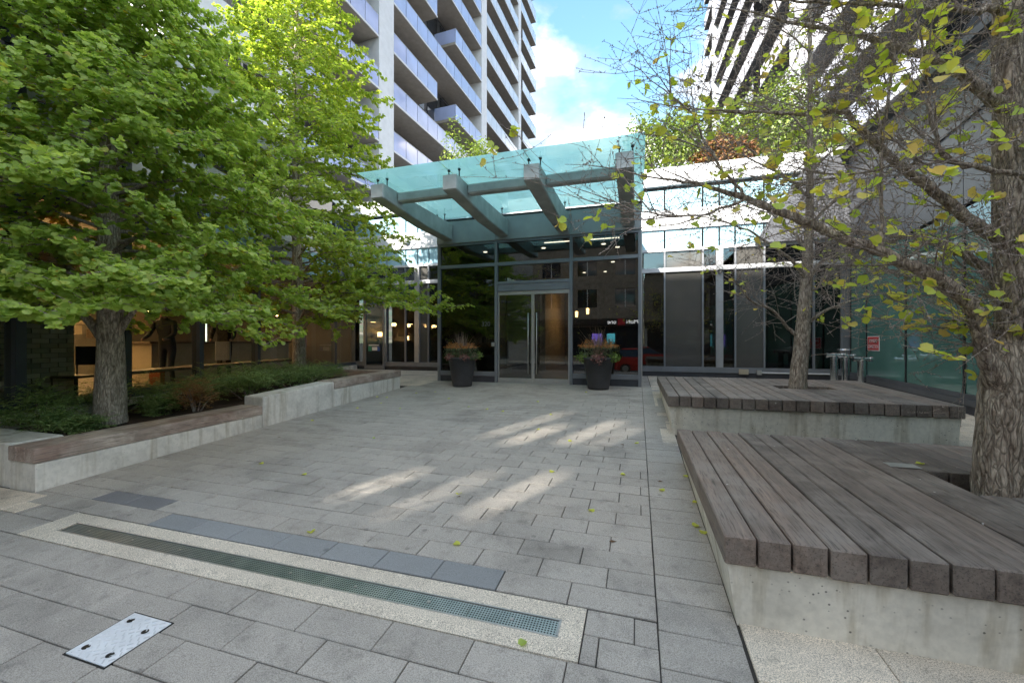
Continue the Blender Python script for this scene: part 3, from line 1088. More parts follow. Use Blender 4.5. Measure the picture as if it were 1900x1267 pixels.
def text_obj(name, txt, size, mat, parent, loc, rot, ext=0.002, mirror=False, sx=1.0):
    cu = bpy.data.curves.new(name, 'FONT')
    cu.body = txt
    cu.size = size
    cu.extrude = ext
    cu.align_x = 'CENTER'
    cu.align_y = 'CENTER'
    tmp = bpy.data.objects.new(name, cu)
    col.objects.link(tmp)
    dg = bpy.context.evaluated_depsgraph_get()
    me = bpy.data.meshes.new_from_object(tmp.evaluated_get(dg))
    bpy.data.objects.remove(tmp)
    me.materials.clear()
    me.materials.append(mat)
    o = bpy.data.objects.new(name, me)
    col.objects.link(o)
    o.parent = parent
    o.location = Vector(loc) - (wloc(parent) if parent else Vector((0, 0, 0)))
    o.rotation_euler = rot
    o.scale = (sx, 1, 1)
    return o


text_obj('street_number', '320', 0.17, plain('etched_number', (0.11, 0.11, 0.105), 0.6), ent, (-3.95, YE + 0.036, 2.07), (R(90), 0, 0))

# ------------------------------------------------------------------ canopy
can = thing('glass_canopy', (-2.6, 8.7, 4.35), 'sloping turquoise frosted glass canopy on four grey steel beams above the doors', 'canopy')
BXR = [-4.89, -3.28, -1.67, -0.06]
for i, xr in enumerate(BXR):
    x0, x1 = xr - 0.30, xr
    prof = [(7.12, 4.49, 4.79), (8.3, 4.42, 4.80), (8.9, 4.385, 4.81), (10.36, 4.40, 4.83)]
    mb = MB()
    vs = []
    for (y, zb_, zt_) in prof:
        vs += [(x0, y, zb_), (x1, y, zb_), (x1, y, zt_), (x0, y, zt_)]
    fs = [(3, 2, 1, 0), (12, 13, 14, 15)]
    for k in range(3):
        for e in range(4):
            a, b = k * 4 + e, k * 4 + (e + 1) % 4
            fs.append((a, b, b + 4, a + 4))
    mb.add(vs, fs)
    o = mb.build('beam', BEAM, can, bevel=0.02)
    bx('end_plate', o, BEAMEND, x0 + .012, x1 - .012, 7.108, 7.119, 4.505, 4.775, bevel=0.004)
for i in range(3):
    a, b = BXR[i], BXR[i + 1] - 0.30
    MB().box(a + .001, b - .001, 7.60, 7.80, 4.565, 4.765).build('cross_beam', BEAM, can, bevel=0.03)
GXs = [-5.33, -3.70, -2.05, 0.13]
GXs = [-5.33, -3.53, -1.90, 0.13]
for i in range(3):
    a, b = GXs[i] + .005, GXs[i + 1] - .005
    MB().hexa([(a, 6.86), (b, 6.86), (b, 10.34), (a, 10.34)], [4.915, 4.915, 4.985, 4.985], [4.935, 4.935, 5.005, 5.005]).build('glass_panel', [GL_CLEAR, GL_CANOPY], can).data.polygons[1].material_index = 1
for xr in BXR:
    for y in (7.28, 9.9):
        for dx in (-0.24, -0.02):
            x = xr + dx
            z = 4.915 + (y - 6.86) / 3.48 * 0.07
            MB().tube([(x, y, 4.79), (x, y, z - .004)], 0.012, 8).lathe((x, y, z - 0.012), [(0.028, 0), (0.028, .011), (0.03, .011)], 12).lathe((x, y, z + 0.021), [(0.03, 0), (0.03, .012), (0.01, .02)], 12).build('glass_clamp', BLACK, can)

# ================================================================== wings either side
YW = 14.0
ZW = zg(14) - 0.0


def wing(t, xs, zplinth, kinds, narrow=0.05, white_at=()):
    x_l, x_r = xs[0], xs[-1]
    bx('plinth', t, PLINTH, x_l, x_r, YW + .01, YW + .25, ZW - 0.1, 0.625)
    bx('sill_rail', t, FRAME, x_l, x_r, YW - 0.03, YW + .15, 0.63, 0.80, bevel=0.004)
    for i in range(len(xs) - 1):
        a, b = xs[i] + narrow / 2, xs[i + 1] - narrow / 2
        m = kinds[i % len(kinds)]
        bx('glass_pane', t, m, a, b, YW + .03, YW + .045, 0.801, 3.81)
        bx('upper_pane', t, m, a, b, YW + .03, YW + .045, 3.951, 4.47)
        bx('blue_spandrel', t, SPAND, a, b, YW + .025, YW + .06, 4.56, 5.17)
        bx('blue_spandrel', t, SPAND, a, b, YW + .025, YW + .06, 5.79, 6.45)
    for i, x in enumerate(xs):
        wdt = 0.2 if i in white_at else narrow
        bx('mullion', t, FRAME if i not in white_at else ALU, x - wdt / 2, x + wdt / 2, YW - 0.035 - (0.02 if i in white_at else 0), YW + .12, 0.801, 4.47)
    for (z0, z1) in ((3.811, 3.95), (4.471, 4.558), (5.171, 5.788), (6.56, 7.14)):
        bx('white_band', t, WHITE, x_l, x_r, YW - 0.04 - (0.05 if z1 > 7 else 0), YW + .14, z0, z1, bevel=0.004)
    bx('shadow_gap', t, BLACK, x_l, x_r, YW + .06, YW + .14, 6.451, 6.559)


ALU = plain('pale_aluminium', (0.36, 0.365, 0.38), 0.4, 0.3)
wr = thing('right_wing', (2.9, 14.2, ZW), 'flat-roofed wing with dark glass below white and blue bands behind the slender tree', 'building')
RXS = [0.12, 0.83, 1.95, 2.42, 2.86, 3.64, 4.91, 5.60]
wing(wr, RXS, 0, [GL_WING, GL_FILM, GL_WING, GL_WING, GL_FILM, GL_WING, GL_WING], white_at=(3,))
bx('corner_post', wr, FRAME, 5.60, 5.78, YW - 0.06, YW + 0.2, ZW, 4.47)
bx('roof', wr, WHITE, 0.1, 12.0, YW + .141, 30, 6.6, 7.1)
bx('inner_floor', wr, INNERFLOOR, 0.1, 6.5, YW + 0.26, 20, ZW, ZW + 0.06)
bx('inner_wall', wr, INNER, 0.1, 6.5, 19.8, 20, ZW + .061, 6.5)
bx('inner_blind', wr, INCREAM, 0.9, 1.9, YW + 0.5, YW + 0.52, 2.2, 4.4)
bx('inner_end_wall', wr, INNER, 6.5, 6.6, YW + 0.3, 20, ZW, 6.5)
bx('inner_partition', wr, INNER, 2.5, 2.6, YW + 0.3, 19.7, ZW + .061, 6.5)
bx('inner_ceiling', wr, INNERCEIL, 0.12, 6.5, YW + 0.3, 19.7, 4.5, 4.55)
# dark sloping cladding at the corner
MB().add([(3.36, 13.93, 4.55), (5.78, 13.93, 4.55), (5.78, 13.93, 6.9), (4.78, 13.93, 6.9), (3.36, 13.85, 4.55), (5.78, 13.85, 4.55), (5.78, 13.85, 6.9), (4.78, 13.85, 6.9)],
         [(0, 1, 2, 3), (7, 6, 5, 4), (0, 4, 5, 1), (1, 5, 6, 2), (2, 6, 7, 3), (3, 7, 4, 0)]).build('sloping_cladding', DARKCLAD, wr)

lw = thing('left_wing', (-8.2, 14.2, ZW), 'dark glazed wing with single door and pale blue band between the cafe windows and entrance', 'building')
LXS = [-11.12, -10.5, -9.47, -8.62, -8.1, -7.62, -6.9, -5.4]
wing(lw, LXS, 0, [GL_WING, GL_WING, GL_WING, GL_WING, GL_FILM, GL_WING, GL_WING], white_at=(4,))
bx('roof', lw, WHITE, -14, -5.2, YW + .141, 30, 6.6, 7.1)
bx('roof', lw, WHITE, -5.2, 0.1, 15.5, 30, 6.6, 7.1)
bx('upper_wall', lw, WHITE, -5.38, 0.1, 15.3, 15.49, 4.95, 7.14)
bx('inner_floor', lw, INNERFLOOR, -11.2, -5.5, YW + 0.26, 20, ZW, ZW + 0.06)
bx('inner_wall', lw, INNER, -11.2, -5.5, 17.0, 17.2, ZW + .061, 6.5)
bx('inner_column', lw, INCREAM, -7.7, -7.2, YW + 0.5, YW + 0.9, ZW + .061, 6.5)
bx('inner_column', lw, INWOOD, -9.3, -8.7, YW + 1.2, YW + 1.5, ZW + .061, 6.5)
bx('inner_ceiling', lw, INNERCEIL, -11.2, -5.5, YW + 0.3, 16.9, 4.5, 4.55)
bx('inner_light', lw, LAMP_N, -7.0, -6.2, YW + 0.8, YW + 0.9, 4.47, 4.495)
dr = bx('door', lw, GL_WING, -10.37, -9.6, YW - 0.05, YW - 0.038, ZW + 0.17, 3.2)
for (a, b, c, d) in ((-10.45, -10.371, ZW + .02, 3.3), (-9.599, -9.52, ZW + .02, 3.3)):
    bx('stile', dr, FRAME, a, b, YW - 0.075, YW - 0.036, c, d)
for (c, d) in ((ZW + .02, ZW + .169), (3.201, 3.3)):
    bx('rail', dr, FRAME, -10.37, -9.6, YW - 0.075, YW - 0.036, c, d)
MB().tube([(-9.70, YW - 0.077, 1.72), (-9.70, YW - 0.15, 1.72), (-9.5, YW - 0.15, 1.72)][:2] + [(-9.70, YW - 0.15, 1.35), (-9.70, YW - 0.077, 1.35)], 0.018, 8).build('handle', CHROME, dr)
stk = bx('door_sticker', dr, plain('sticker_green', (0.03, 0.28, 0.16), 0.4), -10.28, -10.12, YW - 0.053, YW - 0.0505, 1.22, 1.42)
bx('sticker_panel', stk, WHITEP, -10.10, -9.86, YW - 0.053, YW - 0.0505, 1.24, 1.38)
bx('sticker_panel', stk, plain('sticker_blue', (0.02, 0.10, 0.42), 0.4), -9.85, -9.74, YW - 0.053, YW - 0.0505, 1.22, 1.40)
bx('sticker_panel', stk, WHITEP, -10.26, -9.75, YW - 0.053, YW - 0.0505, 1.43, 1.48)


def mounted(name, label, cat, parts, loc):
    t = thing(name, loc, label, cat)
    for (n_, mbx, m) in parts:
        mbx.build(n_, m, t, smooth=False)
    return t


vz = 5.5
mounted('wall_vent', 'round white dryer vent on the white band of the wing left of the entrance', 'vent', [
    ('flange', MB().lathe((-8.55, YW - 0.075, vz), [(0.19, 0), (0.19, .033), (0.17, .034)], 24, axis='y'), WHITE),
    ('hood', MB().lathe((-8.55, YW - 0.2, vz), [(0.05, 0), (0.13, .03), (0.15, .124)], 24, axis='y'), WHITE)], (-8.55, YW - 0.2, vz))
mounted('dome_camera', 'small round dome camera on the pale post of the right wing', 'camera', [
    ('mount', MB().lathe((2.42, YW - 0.14, 3.80), [(0.07, 0), (0.07, .05)], 20), WHITEP),
    ('dome', MB().lathe((2.42, YW - 0.14, 3.695), [(0.02, 0), (0.065, .03), (0.09, .08), (0.09, .104)], 20), CHROME)], (2.42, YW - 0.14, 3.75))

# ------------------------------------------------------------------ cafe wing (oblique wall behind the planter)
c0 = Vector((-11.1, 14.0, 0))
c1 = Vector((-8.0, 3.34, 0))
cang = math.atan2(c1.y - c0.y, c1.x - c0.x)
cf = thing('cafe_wing', (c0.x, c0.y, ZW), 'dark framed cafe windows with warm lit interior behind the green trees', 'building', rz=cang)
cm = [0, 1.8, 4.2, 6.2, 8.1, 9.7, 11.2, 13.0, 15.0]
LZ = -ZW       # local z offset


def cbx(name, mat, a, b, y0, y1, z0, z1, parent=None, bevel=0.0):
    return MB().box(a, b, y0, y1, z0 - ZW, z1 - ZW).build(name, mat, parent or cf, local=True, bevel=bevel)


CFRAME = plain('blue_grey_frame', (0.07, 0.085, 0.10), 0.45, 0.2)
cbx('plinth', CONC, 0, 15, 0.0, 0.25, ZW - 0.2, 0.66)
cbx('sill_rail', CFRAME, 0, 15, 0.02, 0.2, 0.662, 0.78)
for i in range(len(cm) - 1):
    a, b = cm[i] + 0.06, cm[i + 1] - 0.06
    cbx('glass_pane', GL_CAFE, a, b, 0.08, 0.092, 0.781, 3.6)
    cbx('spandrel', SPAND if i % 2 else FRAME, a, b, 0.06, 0.1, 3.72, 4.5)
    cbx('white_spandrel', WHITE, a, b, 0.05, 0.1, 4.501, 5.4)
    cbx('upper_window', GL_WIN, a, b, 0.06, 0.1, 5.5, 6.6)
for i, x in enumerate(cm):
    cbx('mullion', CFRAME, x - 0.059, x + 0.059, 0.0, 0.16, 0.781, 6.6)
cbx('head_rail', CFRAME, 0.0, 15, 0.01, 0.055, 3.6, 3.719)
cbx('parapet', WHITE, 0, 15, -0.1, 0.14, 6.601, 7.14)
cbx('roof', DARKCLAD, -0.5, 15, -4.5, -0.11, 6.7, 7.1)
cbx('inner_floor', INNERFLOOR, 0, 15, -6, -0.01, ZW, 0.60)
cbx('inner_back_wall', INNER, 0, 15, -6.2, -6.01, 0.3, 4.5)
cbx('inner_ceiling', INNER, 0, 15, -6, -0.01, 4.0, 4.1)
cbx('inner_end_wall', INNER, -0.2, -0.065, -6, 0.24, 0.3, 6.6)
cbx('inner_end_wall', INNER, 15.01, 15.2, -6, 0, 0.3, 6.6)
# brick pier seen through the glass
mb = MB()
nb = 0
for r_ in range(34):
    z = 0.60 + r_ * 0.075
    x = 9.95 - (0.12 if r_ % 2 else 0)
    while x < 11.6:
        a, b = max(x, 9.95), min(x + 0.235, 11.6)
        if b - a > 0.03:
            dpt = rng.uniform(-.006, .006)
            mb.box(a, b - 0.008, -0.62, -0.5 + dpt, z - ZW, z + 0.067 - ZW)
        x += 0.24
pier = cbx('brick_pier', plain('brick_mortar', (0.16, 0.155, 0.13), 0.9), 9.95, 11.59, -0.9, -0.515, 0.601, 3.15)
tag(mb.build('brick_course', BRICK, pier, local=True), kind='stuff')
pier.children[0].location = (0, 0, 0)
cbx('counter', INCREAM, 1.2, 7.0, -2.6, -1.9, 0.60, 1.55)
cbx('counter_top', INWOOD, 1.1, 7.1, -2.65, -1.85, 1.551, 1.6)
cbx('window_ledge', INWOOD, 4.3, 9.5, -0.55, -0.05, 1.02, 1.07)
for (a, b, z0, z1, m) in ((4.6, 6.4, 2.1, 2.9, INCREAM), (7.1, 8.6, 2.0, 2.7, INWOOD), (2.2, 4.0, 2.0, 2.9, INCREAM)):
    cbx('menu_board', m, a, b, -5.99, -5.9, z0, z1)
for k in range(7):
    x = 1.6 + k * 1.15
    MB().lathe((x, -2.1, 2.55 - ZW), [(0.16, 0), (0.12, .14), (0.03, .22)], 14).build('pendant_shade', INWOOD, cf, local=True)
    MB().lathe((x, -2.1, 2.535 - ZW), [(0.12, 0), (0.12, .012)], 14).build('pendant_lamp', LAMP_W, cf, local=True)
for (x, y) in ((5.2, -3.6), (6.8, -4.2), (7.6, -3.4), (8.7, -3.9), (9.3, -3.0)):
    MB().lathe((x, y, 2.45 - ZW), [(0.02, 0), (0.14, .03), (0.16, .16), (0.03, .2)], 14).build('amber_lamp', LAMP_W, cf, local=True)
cbx('red_light_strip', NEON, 7.9, 8.9, -0.9, -0.86, 3.05, 3.14)
cbx('red_light_strip', NEON, 10.4, 10.9, -0.3, -0.27, 3.28, 3.36)
for k in range(7):
    cbx('shelf_jar', [INWOOD, INCREAM, LAMP_W, INWOOD][k % 4], 4.8 + k * 0.5, 5.0 + k * 0.5, -5.6, -5.4, 1.7 + 0.1 * (k % 3), 1.95 + 0.1 * (k % 3))  # every fourth jar is given a lamp's glow as its colour

# ------------------------------------------------------------------ green glass wing (right)
g0 = Vector((5.78, 14.0, 0))
gang = math.atan2(-1.0, -0.114)
gw = thing('green_glass_wing', (g0.x, g0.y, ZW), 'low wing clad in dark green glass panels with black plinth behind the timber platforms', 'building', rz=gang)
# local x runs from the corner towards the street, outward side is -y


def gbx(name, mat, a, b, y0, y1, z0, z1, parent=None, bevel=0.0):
    return MB().box(a, b, -y1, -y0, z0 - ZW, z1 - ZW).build(name, mat, parent or gw, local=True, bevel=bevel)


gm = [0.12, 1.26, 3.36, 5.37, 7.4, 9.5, 11.6, 13.6]
gbx('plinth', PLINTH, 0.0, 13.8, -0.3, 0.02, 0.1, 0.56)
gbx('sill_rail', DARKCLAD, 0.0, 13.8, -0.2, 0.05, 0.561, 0.66)
gbx('sill_rail', DARKCLAD, 0.0, 13.8, -0.2, 0.025, 0.662, 0.74)
for i in range(len(gm) - 1):
    gbx('green_glass_panel', GL_GREEN, gm[i] + 0.025, gm[i + 1] - 0.025, -0.02, 0.0, 0.741, 3.35)
    gbx('clear_top_pane', SPAND if i in (3, 4) else GL_GREEN, gm[i] + 0.025, gm[i + 1] - 0.025, -0.02, 0.0, 3.37, 3.8)
    gbx('dark_cladding_panel', DARKCLAD, gm[i] + 0.01, gm[i + 1] - 0.01, -0.02, 0.02, 3.86, 5.2)
for x in gm:
    gbx('mullion', BLACK, x - 0.024, x + 0.024, -0.1, 0.018, 0.741, 3.85)
gbx('core_wall', DARKCLAD, 0.0, 13.8, -0.4, -0.11, 0.1, 5.2)
pe = MB()
pe.add([(0, 0.3, 5.201 - ZW), (13.8, 0.3, 5.201 - ZW), (13.8, -0.06, 5.201 - ZW), (0, -0.06, 5.201 - ZW),
        (0, 0.3, 6.9 - ZW), (13.8, 0.3, 5.24 - ZW), (13.8, -0.06, 5.24 - ZW), (0, -0.06, 6.9 - ZW)],
       [(3, 2, 1, 0), (4, 5, 6, 7), (0, 1, 5, 4), (1, 2, 6, 5), (2, 3, 7, 6), (3, 0, 4, 7)])
pe.build('sloping_parapet', DARKCLAD, gw, local=True)
pc = MB()
pc.add([(0, 0.4, 6.9 - ZW), (13.8, 0.4, 5.24 - ZW), (13.8, -0.28, 5.24 - ZW), (0, -0.28, 6.9 - ZW),
        (0, 0.4, 7.02 - ZW), (13.8, 0.4, 5.36 - ZW), (13.8, -0.28, 5.36 - ZW), (0, -0.28, 7.02 - ZW)],
       [(3, 2, 1, 0), (4, 5, 6, 7), (0, 1, 5, 4), (1, 2, 6, 5), (2, 3, 7, 6), (3, 0, 4, 7)])
pc.build('coping', BLACK, gw, local=True)
gbx('roof_deck', DARKCLAD, 0, 13.8, -6, -0.41, 4.9, 5.15)

# siamese connection: three chrome standpipes and a red sign
sg = thing('fire_connection_sign', (5.56, 12.3, 1.6), 'red sign with white border and lettering on the green glass wall', 'sign', rz=gang)
sg.location = (5.78 - 0.114 / 1.00648 * 1.72 - 0.012, 14 - 1.72 / 1.00648, 1.37)
MB().box(-0.36, 0.36, -0.008, 0.0, 0, 0.36).build('border_plate', WHITEP, sg, local=True, bevel=0.002)
MB().box(-0.33, 0.33, -0.0125, -0.0085, 0.02, 0.34).build('red_panel', REDP, sg, local=True)
for (txt, z, sz, sx) in (('SIAMESE', 0.245, 0.12, 1.1), ('CONNECTION', 0.10, 0.12, 0.78)):
    o = text_obj('lettering', txt, sz, WHITEP, None, (0, 0, 0), (R(90), 0, 0), 0.001, sx=sx)
    o.parent = sg
    o.location = (0, -0.0145, z)
for i, (x, y, zt_, lab) in enumerate(((4.66, 12.05, 1.22, 'chrome fire standpipe with side outlet facing the slender tree'), (4.93, 12.15, 1.20, 'chrome fire standpipe between its two neighbours with valve wheel on top'), (5.14, 11.85, 1.14, 'chrome fire standpipe standing closest to the green glass wall'))):
    t = thing('fire_standpipe', (x, y, zg(y)), lab, 'standpipe', 'chrome fire standpipes')
    z0 = zg(y)
    MB().lathe((x, y, z0 - 0.002), [(0.12, 0), (0.12, .025), (0.085, .03), (0.082, zt_ - z0 - 0.05), (0.09, zt_ - z0 - 0.045), (0.09, zt_ - z0)], 20).build('pipe', CHROME, t, smooth=False)
    hd = MB().lathe((x, y, zt_ + .0005), [(0.075, 0), (0.085, .03), (0.07, .08), (0.02, .1)], 20)
    sx_ = -1 if i == 0 else 1
    hd.tube([(x - 0.14, y - 0.03, zt_ + 0.04), (x + 0.14, y - 0.03, zt_ + 0.04)], 0.045, 14)
    hd.lathe((x - 0.19, y - 0.03, zt_ + 0.04), [(0.06, 0), (0.06, .05)], 14, axis='x')
    hd.lathe((x + 0.14, y - 0.03, zt_ + 0.04), [(0.06, 0), (0.06, .05)], 14, axis='x')
    hd.build('double_outlet', CHROME, t)
    if i == 1:
        wl = MB()
        pts = [(x + 0.15 * math.cos(a), y + 0.15 * math.sin(a), zt_ + 0.2) for a in [2 * math.pi * k / 24 for k in range(25)]]
        wl.tube(pts, 0.013, 8, caps=False)
        for k in range(3):
            a = k * math.pi / 3
            wl.tube([(x - 0.15 * math.cos(a), y - 0.15 * math.sin(a), zt_ + 0.2), (x + 0.15 * math.cos(a), y + 0.15 * math.sin(a), zt_ + 0.2)], 0.01, 6)
        wl.tube([(x, y, zt_ + 0.08), (x, y, zt_ + 0.22)], 0.02, 8)
        wl.build('valve_wheel', CHROME, t)

cdt = thing('wall_conduit', (4.0, 13.95, 0.58), 'thin pale conduit pipe running along the base of the right wing', 'conduit')
MB().tube([(3.55, 13.965, 0.66), (5.5, 13.955, 0.66)], 0.018, 8).build('pipe', WHITEP, cdt)
MB().box(3.42, 3.55, 13.89, 13.965, 0.60, 0.74).build('junction_box', STEEL, cdt, bevel=0.004)
MB().box(2.95, 3.2, 13.90, 13.965, 0.60, 0.76).build('wall_box', INCREAM, cdt, bevel=0.004)

# ================================================================== residential towers behind
def tower(name, label, org, ang, outw, z_first, nfl, piers, bays, length, depth, guards, y_wall=1.9, soff=None):
    """local x along the balcony front, 'outw' sign of local y that faces the plaza"""
    t = thing(name, (org[0], org[1], z_first), label, 'building', rz=ang)

    def tb(n_, mat, a, b, y0, y1, z0, z1, parent=None):
        p, q = sorted((-outw * y0, -outw * y1))
        return MB().box(a, b, p, q, z0, z1).build(n_, mat, parent or t, local=True)

    H = 3.0
    zt = nfl * H
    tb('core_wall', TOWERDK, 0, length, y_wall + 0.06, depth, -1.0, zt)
    for (a, b, d0) in piers:
        tb('pier', WHITE, a, b, -0.04, d0, -1.0, zt)
    pan = {}
    for k in range(nfl):
        z = k * H
        cols = bays(k)
        for (a, b, solid) in cols:
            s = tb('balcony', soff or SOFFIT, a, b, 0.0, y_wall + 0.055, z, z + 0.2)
            tb('slab_edge', WHITE, a, b, -0.045, -0.001, z + 0.0, z + 0.11, s)
            n_ = max(1, int(round((b - a) / 1.25)))
            wd = (b - a) / n_
            key = (round(wd, 2), solid)
            if key not in pan:
                pan[key] = MB().box(-wd / 2 + 0.025, wd / 2 - 0.025, -0.008, 0.008, 0, 1.12).mesh('guard_panel', guards[1] if solid else guards[0])
            for i in range(n_):
                o = bpy.data.objects.new('guard_panel', pan[key])
                col.objects.link(o)
                o.parent = s
                o.location = (a + (i + 0.5) * wd, outw * 0.012, z + 0.12)
            tb('guard_rail', STEEL, a, b, -0.03, 0.0, z + 1.245, z + 1.275, s)
            if not solid:
                # end guards
                for e in (a, b):
                    p = tb('end_guard', guards[0], e - 0.006, e + 0.006, 0.02, y_wall - 0.02, z + 0.21, z + 1.24, s)
        # window strip of the storey behind the balcony
        i = 0
        x = 0.6
        while x < length - 1.6:
            wdt = 1.5 if i % 3 else 2.2
            tb('window', GL_WIN, x, x + wdt, y_wall, y_wall + 0.05, z + 0.35, z + 2.7)
            if i % 3 == 0:
                tb('door_frame', WHITE, x + wdt + 0.02, x + wdt + 0.14, y_wall - 0.02, y_wall + 0.04, z + 0.21, z + 2.6)
            x += wdt + 0.5
            i += 1
    return t


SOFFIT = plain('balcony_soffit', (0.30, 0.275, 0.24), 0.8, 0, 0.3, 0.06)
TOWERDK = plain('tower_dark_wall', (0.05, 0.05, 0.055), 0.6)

LTY0 = 10.0
l_org = (-14.2 + 0.05 * (LTY0 - 21.6), LTY0)
l_ang = math.atan2(1.0, 0.05)


def bays_left(k):
    # slab bottoms at 7.1 + 3k; continuous on 16.1 / 22.1 ..., broken on the floors between
    r = [(4.6, 10.3, False)]
    if k % 2 == 1:
        r += [(11.72, 24.7, False)]
    else:
        r += [(11.72, 16.9, False), (19.7, 24.7, False)]
    if k % 2 == 1:
        r += [(25.9, 42.0, True)]
    else:
        r += [(25.9, 35.0, True), (36.5, 42.0, True)]
    return r


lt = tower('left_tower', 'tall apartment block with stacked blue glass balconies and white piers behind the green trees', l_org, l_ang, -1, 7.1, 15,
           [(10.32, 11.7, 1.9), (24.72, 25.88, 1.9), (35.02, 35.9, 1.5)], bays_left, 42.0, 14.0, (GL_GUARD, GL_GUARD2))
# white wall with a window column at the near end
for k in range(15):
    z = k * 3.0
    MB().box(-0.5, 4.58, 0.0, 2.0, z - 0.5, z + 1.15).build('white_wall', WHITE, lt, local=True)
    MB().box(-0.5, 1.0, 0.0, 2.0, z + 1.151, z + 2.499).build('white_wall', WHITE, lt, local=True)
    MB().box(3.6, 4.58, 0.0, 2.0, z + 1.151, z + 2.499).build('white_wall', WHITE, lt, local=True)
    MB().box(1.0, 3.6, 0.25, 0.3, z + 1.151, z + 2.499).build('window', GL_WIN, lt, local=True)
    MB().box(2.2, 2.28, 0.15, 0.249, z + 1.151, z + 2.499).build('window_mullion', STEEL, lt, local=True)

r_org = (10.0 - 0.05 * 17, 17.0)
r_ang = math.atan2(1.0, -0.05)


def bays_right(k):
    if k % 2:
        return [(0.0, 9.5, True), (11.0, 35.0, True)]
    return [(0.0, 16.0, True), (17.5, 30.0, True), (31.0, 35.0, True)]


GL_GUARD3 = backpainted('lavender_balcony_glass', (0.46, 0.47, 0.56), 0.2)
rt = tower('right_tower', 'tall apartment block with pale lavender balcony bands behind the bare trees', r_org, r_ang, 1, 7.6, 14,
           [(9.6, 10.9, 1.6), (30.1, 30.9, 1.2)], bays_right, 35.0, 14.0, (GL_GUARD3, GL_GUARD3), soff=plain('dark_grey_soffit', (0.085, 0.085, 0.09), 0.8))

# ================================================================== vegetation helpers
def rot_from(normal, spin):
    """arrays of unit normals (n,3) and spin angles -> rotation matrices, local z = normal"""
    n = normal / np.linalg.norm(normal, axis=1, keepdims=True)
    ref = np.where(np.abs(n[:, 2:3]) < 0.95, np.array([[0, 0, 1.0]]), np.array([[1.0, 0, 0]]))
    a = np.cross(ref, n)
    a /= np.linalg.norm(a, axis=1, keepdims=True)
    b = np.cross(n, a)
    c, s = np.cos(spin)[:, None], np.sin(spin)[:, None]
    x = a * c + b * s
    y = np.cross(n, x)
    return np.stack([x, y, n], axis=2)       # columns


def scatter(name, tv, tf, pos, Rm, size, mats, mi=None):
    tv = np.asarray(tv, float)
    tf = np.asarray(tf, int)
    n = len(pos)
    V = np.einsum('nij,kj->nki', Rm, tv) * np.asarray(size)[:, None, None] + np.asarray(pos)[:, None, :]
    Fa = tf[None] + (np.arange(n) * len(tv))[:, None, None]
    m = None
    if mi is not None:
        m = np.repeat(np.asarray(mi), len(tf))
    return fast_mesh(name, V.reshape(-1, 3), Fa.reshape(-1, tf.shape[1]), mats, m)


# ginkgo fan: stalk at the origin, blade towards +x, folded a little along the middle
GK_V = [(0.0, 0, 0), (0.40, -0.50, 0.20), (0.76, -0.44, 0.20), (0.99, -0.17, 0.03), (0.82, 0.0, -0.05), (0.94, 0.20, -0.04), (0.72, 0.46, 0.10), (0.42, 0.49, 0.16)]
GK_F = [(0, 1, 2), (0, 2, 3), (0, 3, 4), (0, 4, 5), (0, 5, 6), (0, 6, 7)]
GK_V3 = [(0.0, 0, 0), (0.55, -0.50, 0.10), (0.95, -0.15, 0.02), (0.95, 0.2, 0.02), (0.55, 0.50, 0.10)]
GK_F3 = [(0, 1, 2), (0, 2, 3), (0, 3, 4)]
OV_V = [(0, 0, 0), (0.35, -0.27, 0.05), (1.0, 0, -0.02), (0.35, 0.27, 0.05)]
OV_F = [(0, 1, 2), (0, 2, 3)]


def smooth_path(pts, n=4):
    pts = [Vector(p) for p in pts]
    if len(pts) < 3: return pts
    outp = []
    P = [pts[0] * 2 - pts[1]] + pts + [pts[-1] * 2 - pts[-2]]
    for i in range(1, len(P) - 2):
        for k in range(n):
            t = k / n
            a, b, c, d = P[i - 1], P[i], P[i + 1], P[i + 2]
            outp.append(0.5 * ((2 * b) + (c - a) * t + (2 * a - 5 * b + 4 * c - d) * t * t + (3 * b - a - 3 * c + d) * t ** 3))
    outp.append(pts[-1])
    return outp


def attach(me, name, parent):
    o = bpy.data.objects.new(name, me)
    col.objects.link(o)
    o.parent = parent
    return o


def trunk_mesh(mb, pts, radii, sides, rr, n=5):
    path = smooth_path(pts, n)
    rad = []
    m = len(radii)
    for i in range(len(path)):
        u = i / (len(path) - 1) * (m - 1)
        k = min(int(u), m - 2)
        rad.append(radii[k] + (radii[k + 1] - radii[k]) * (u - k))
    mb.tube(path, rad, sides, rough=0.045, rng=rr)
    return path


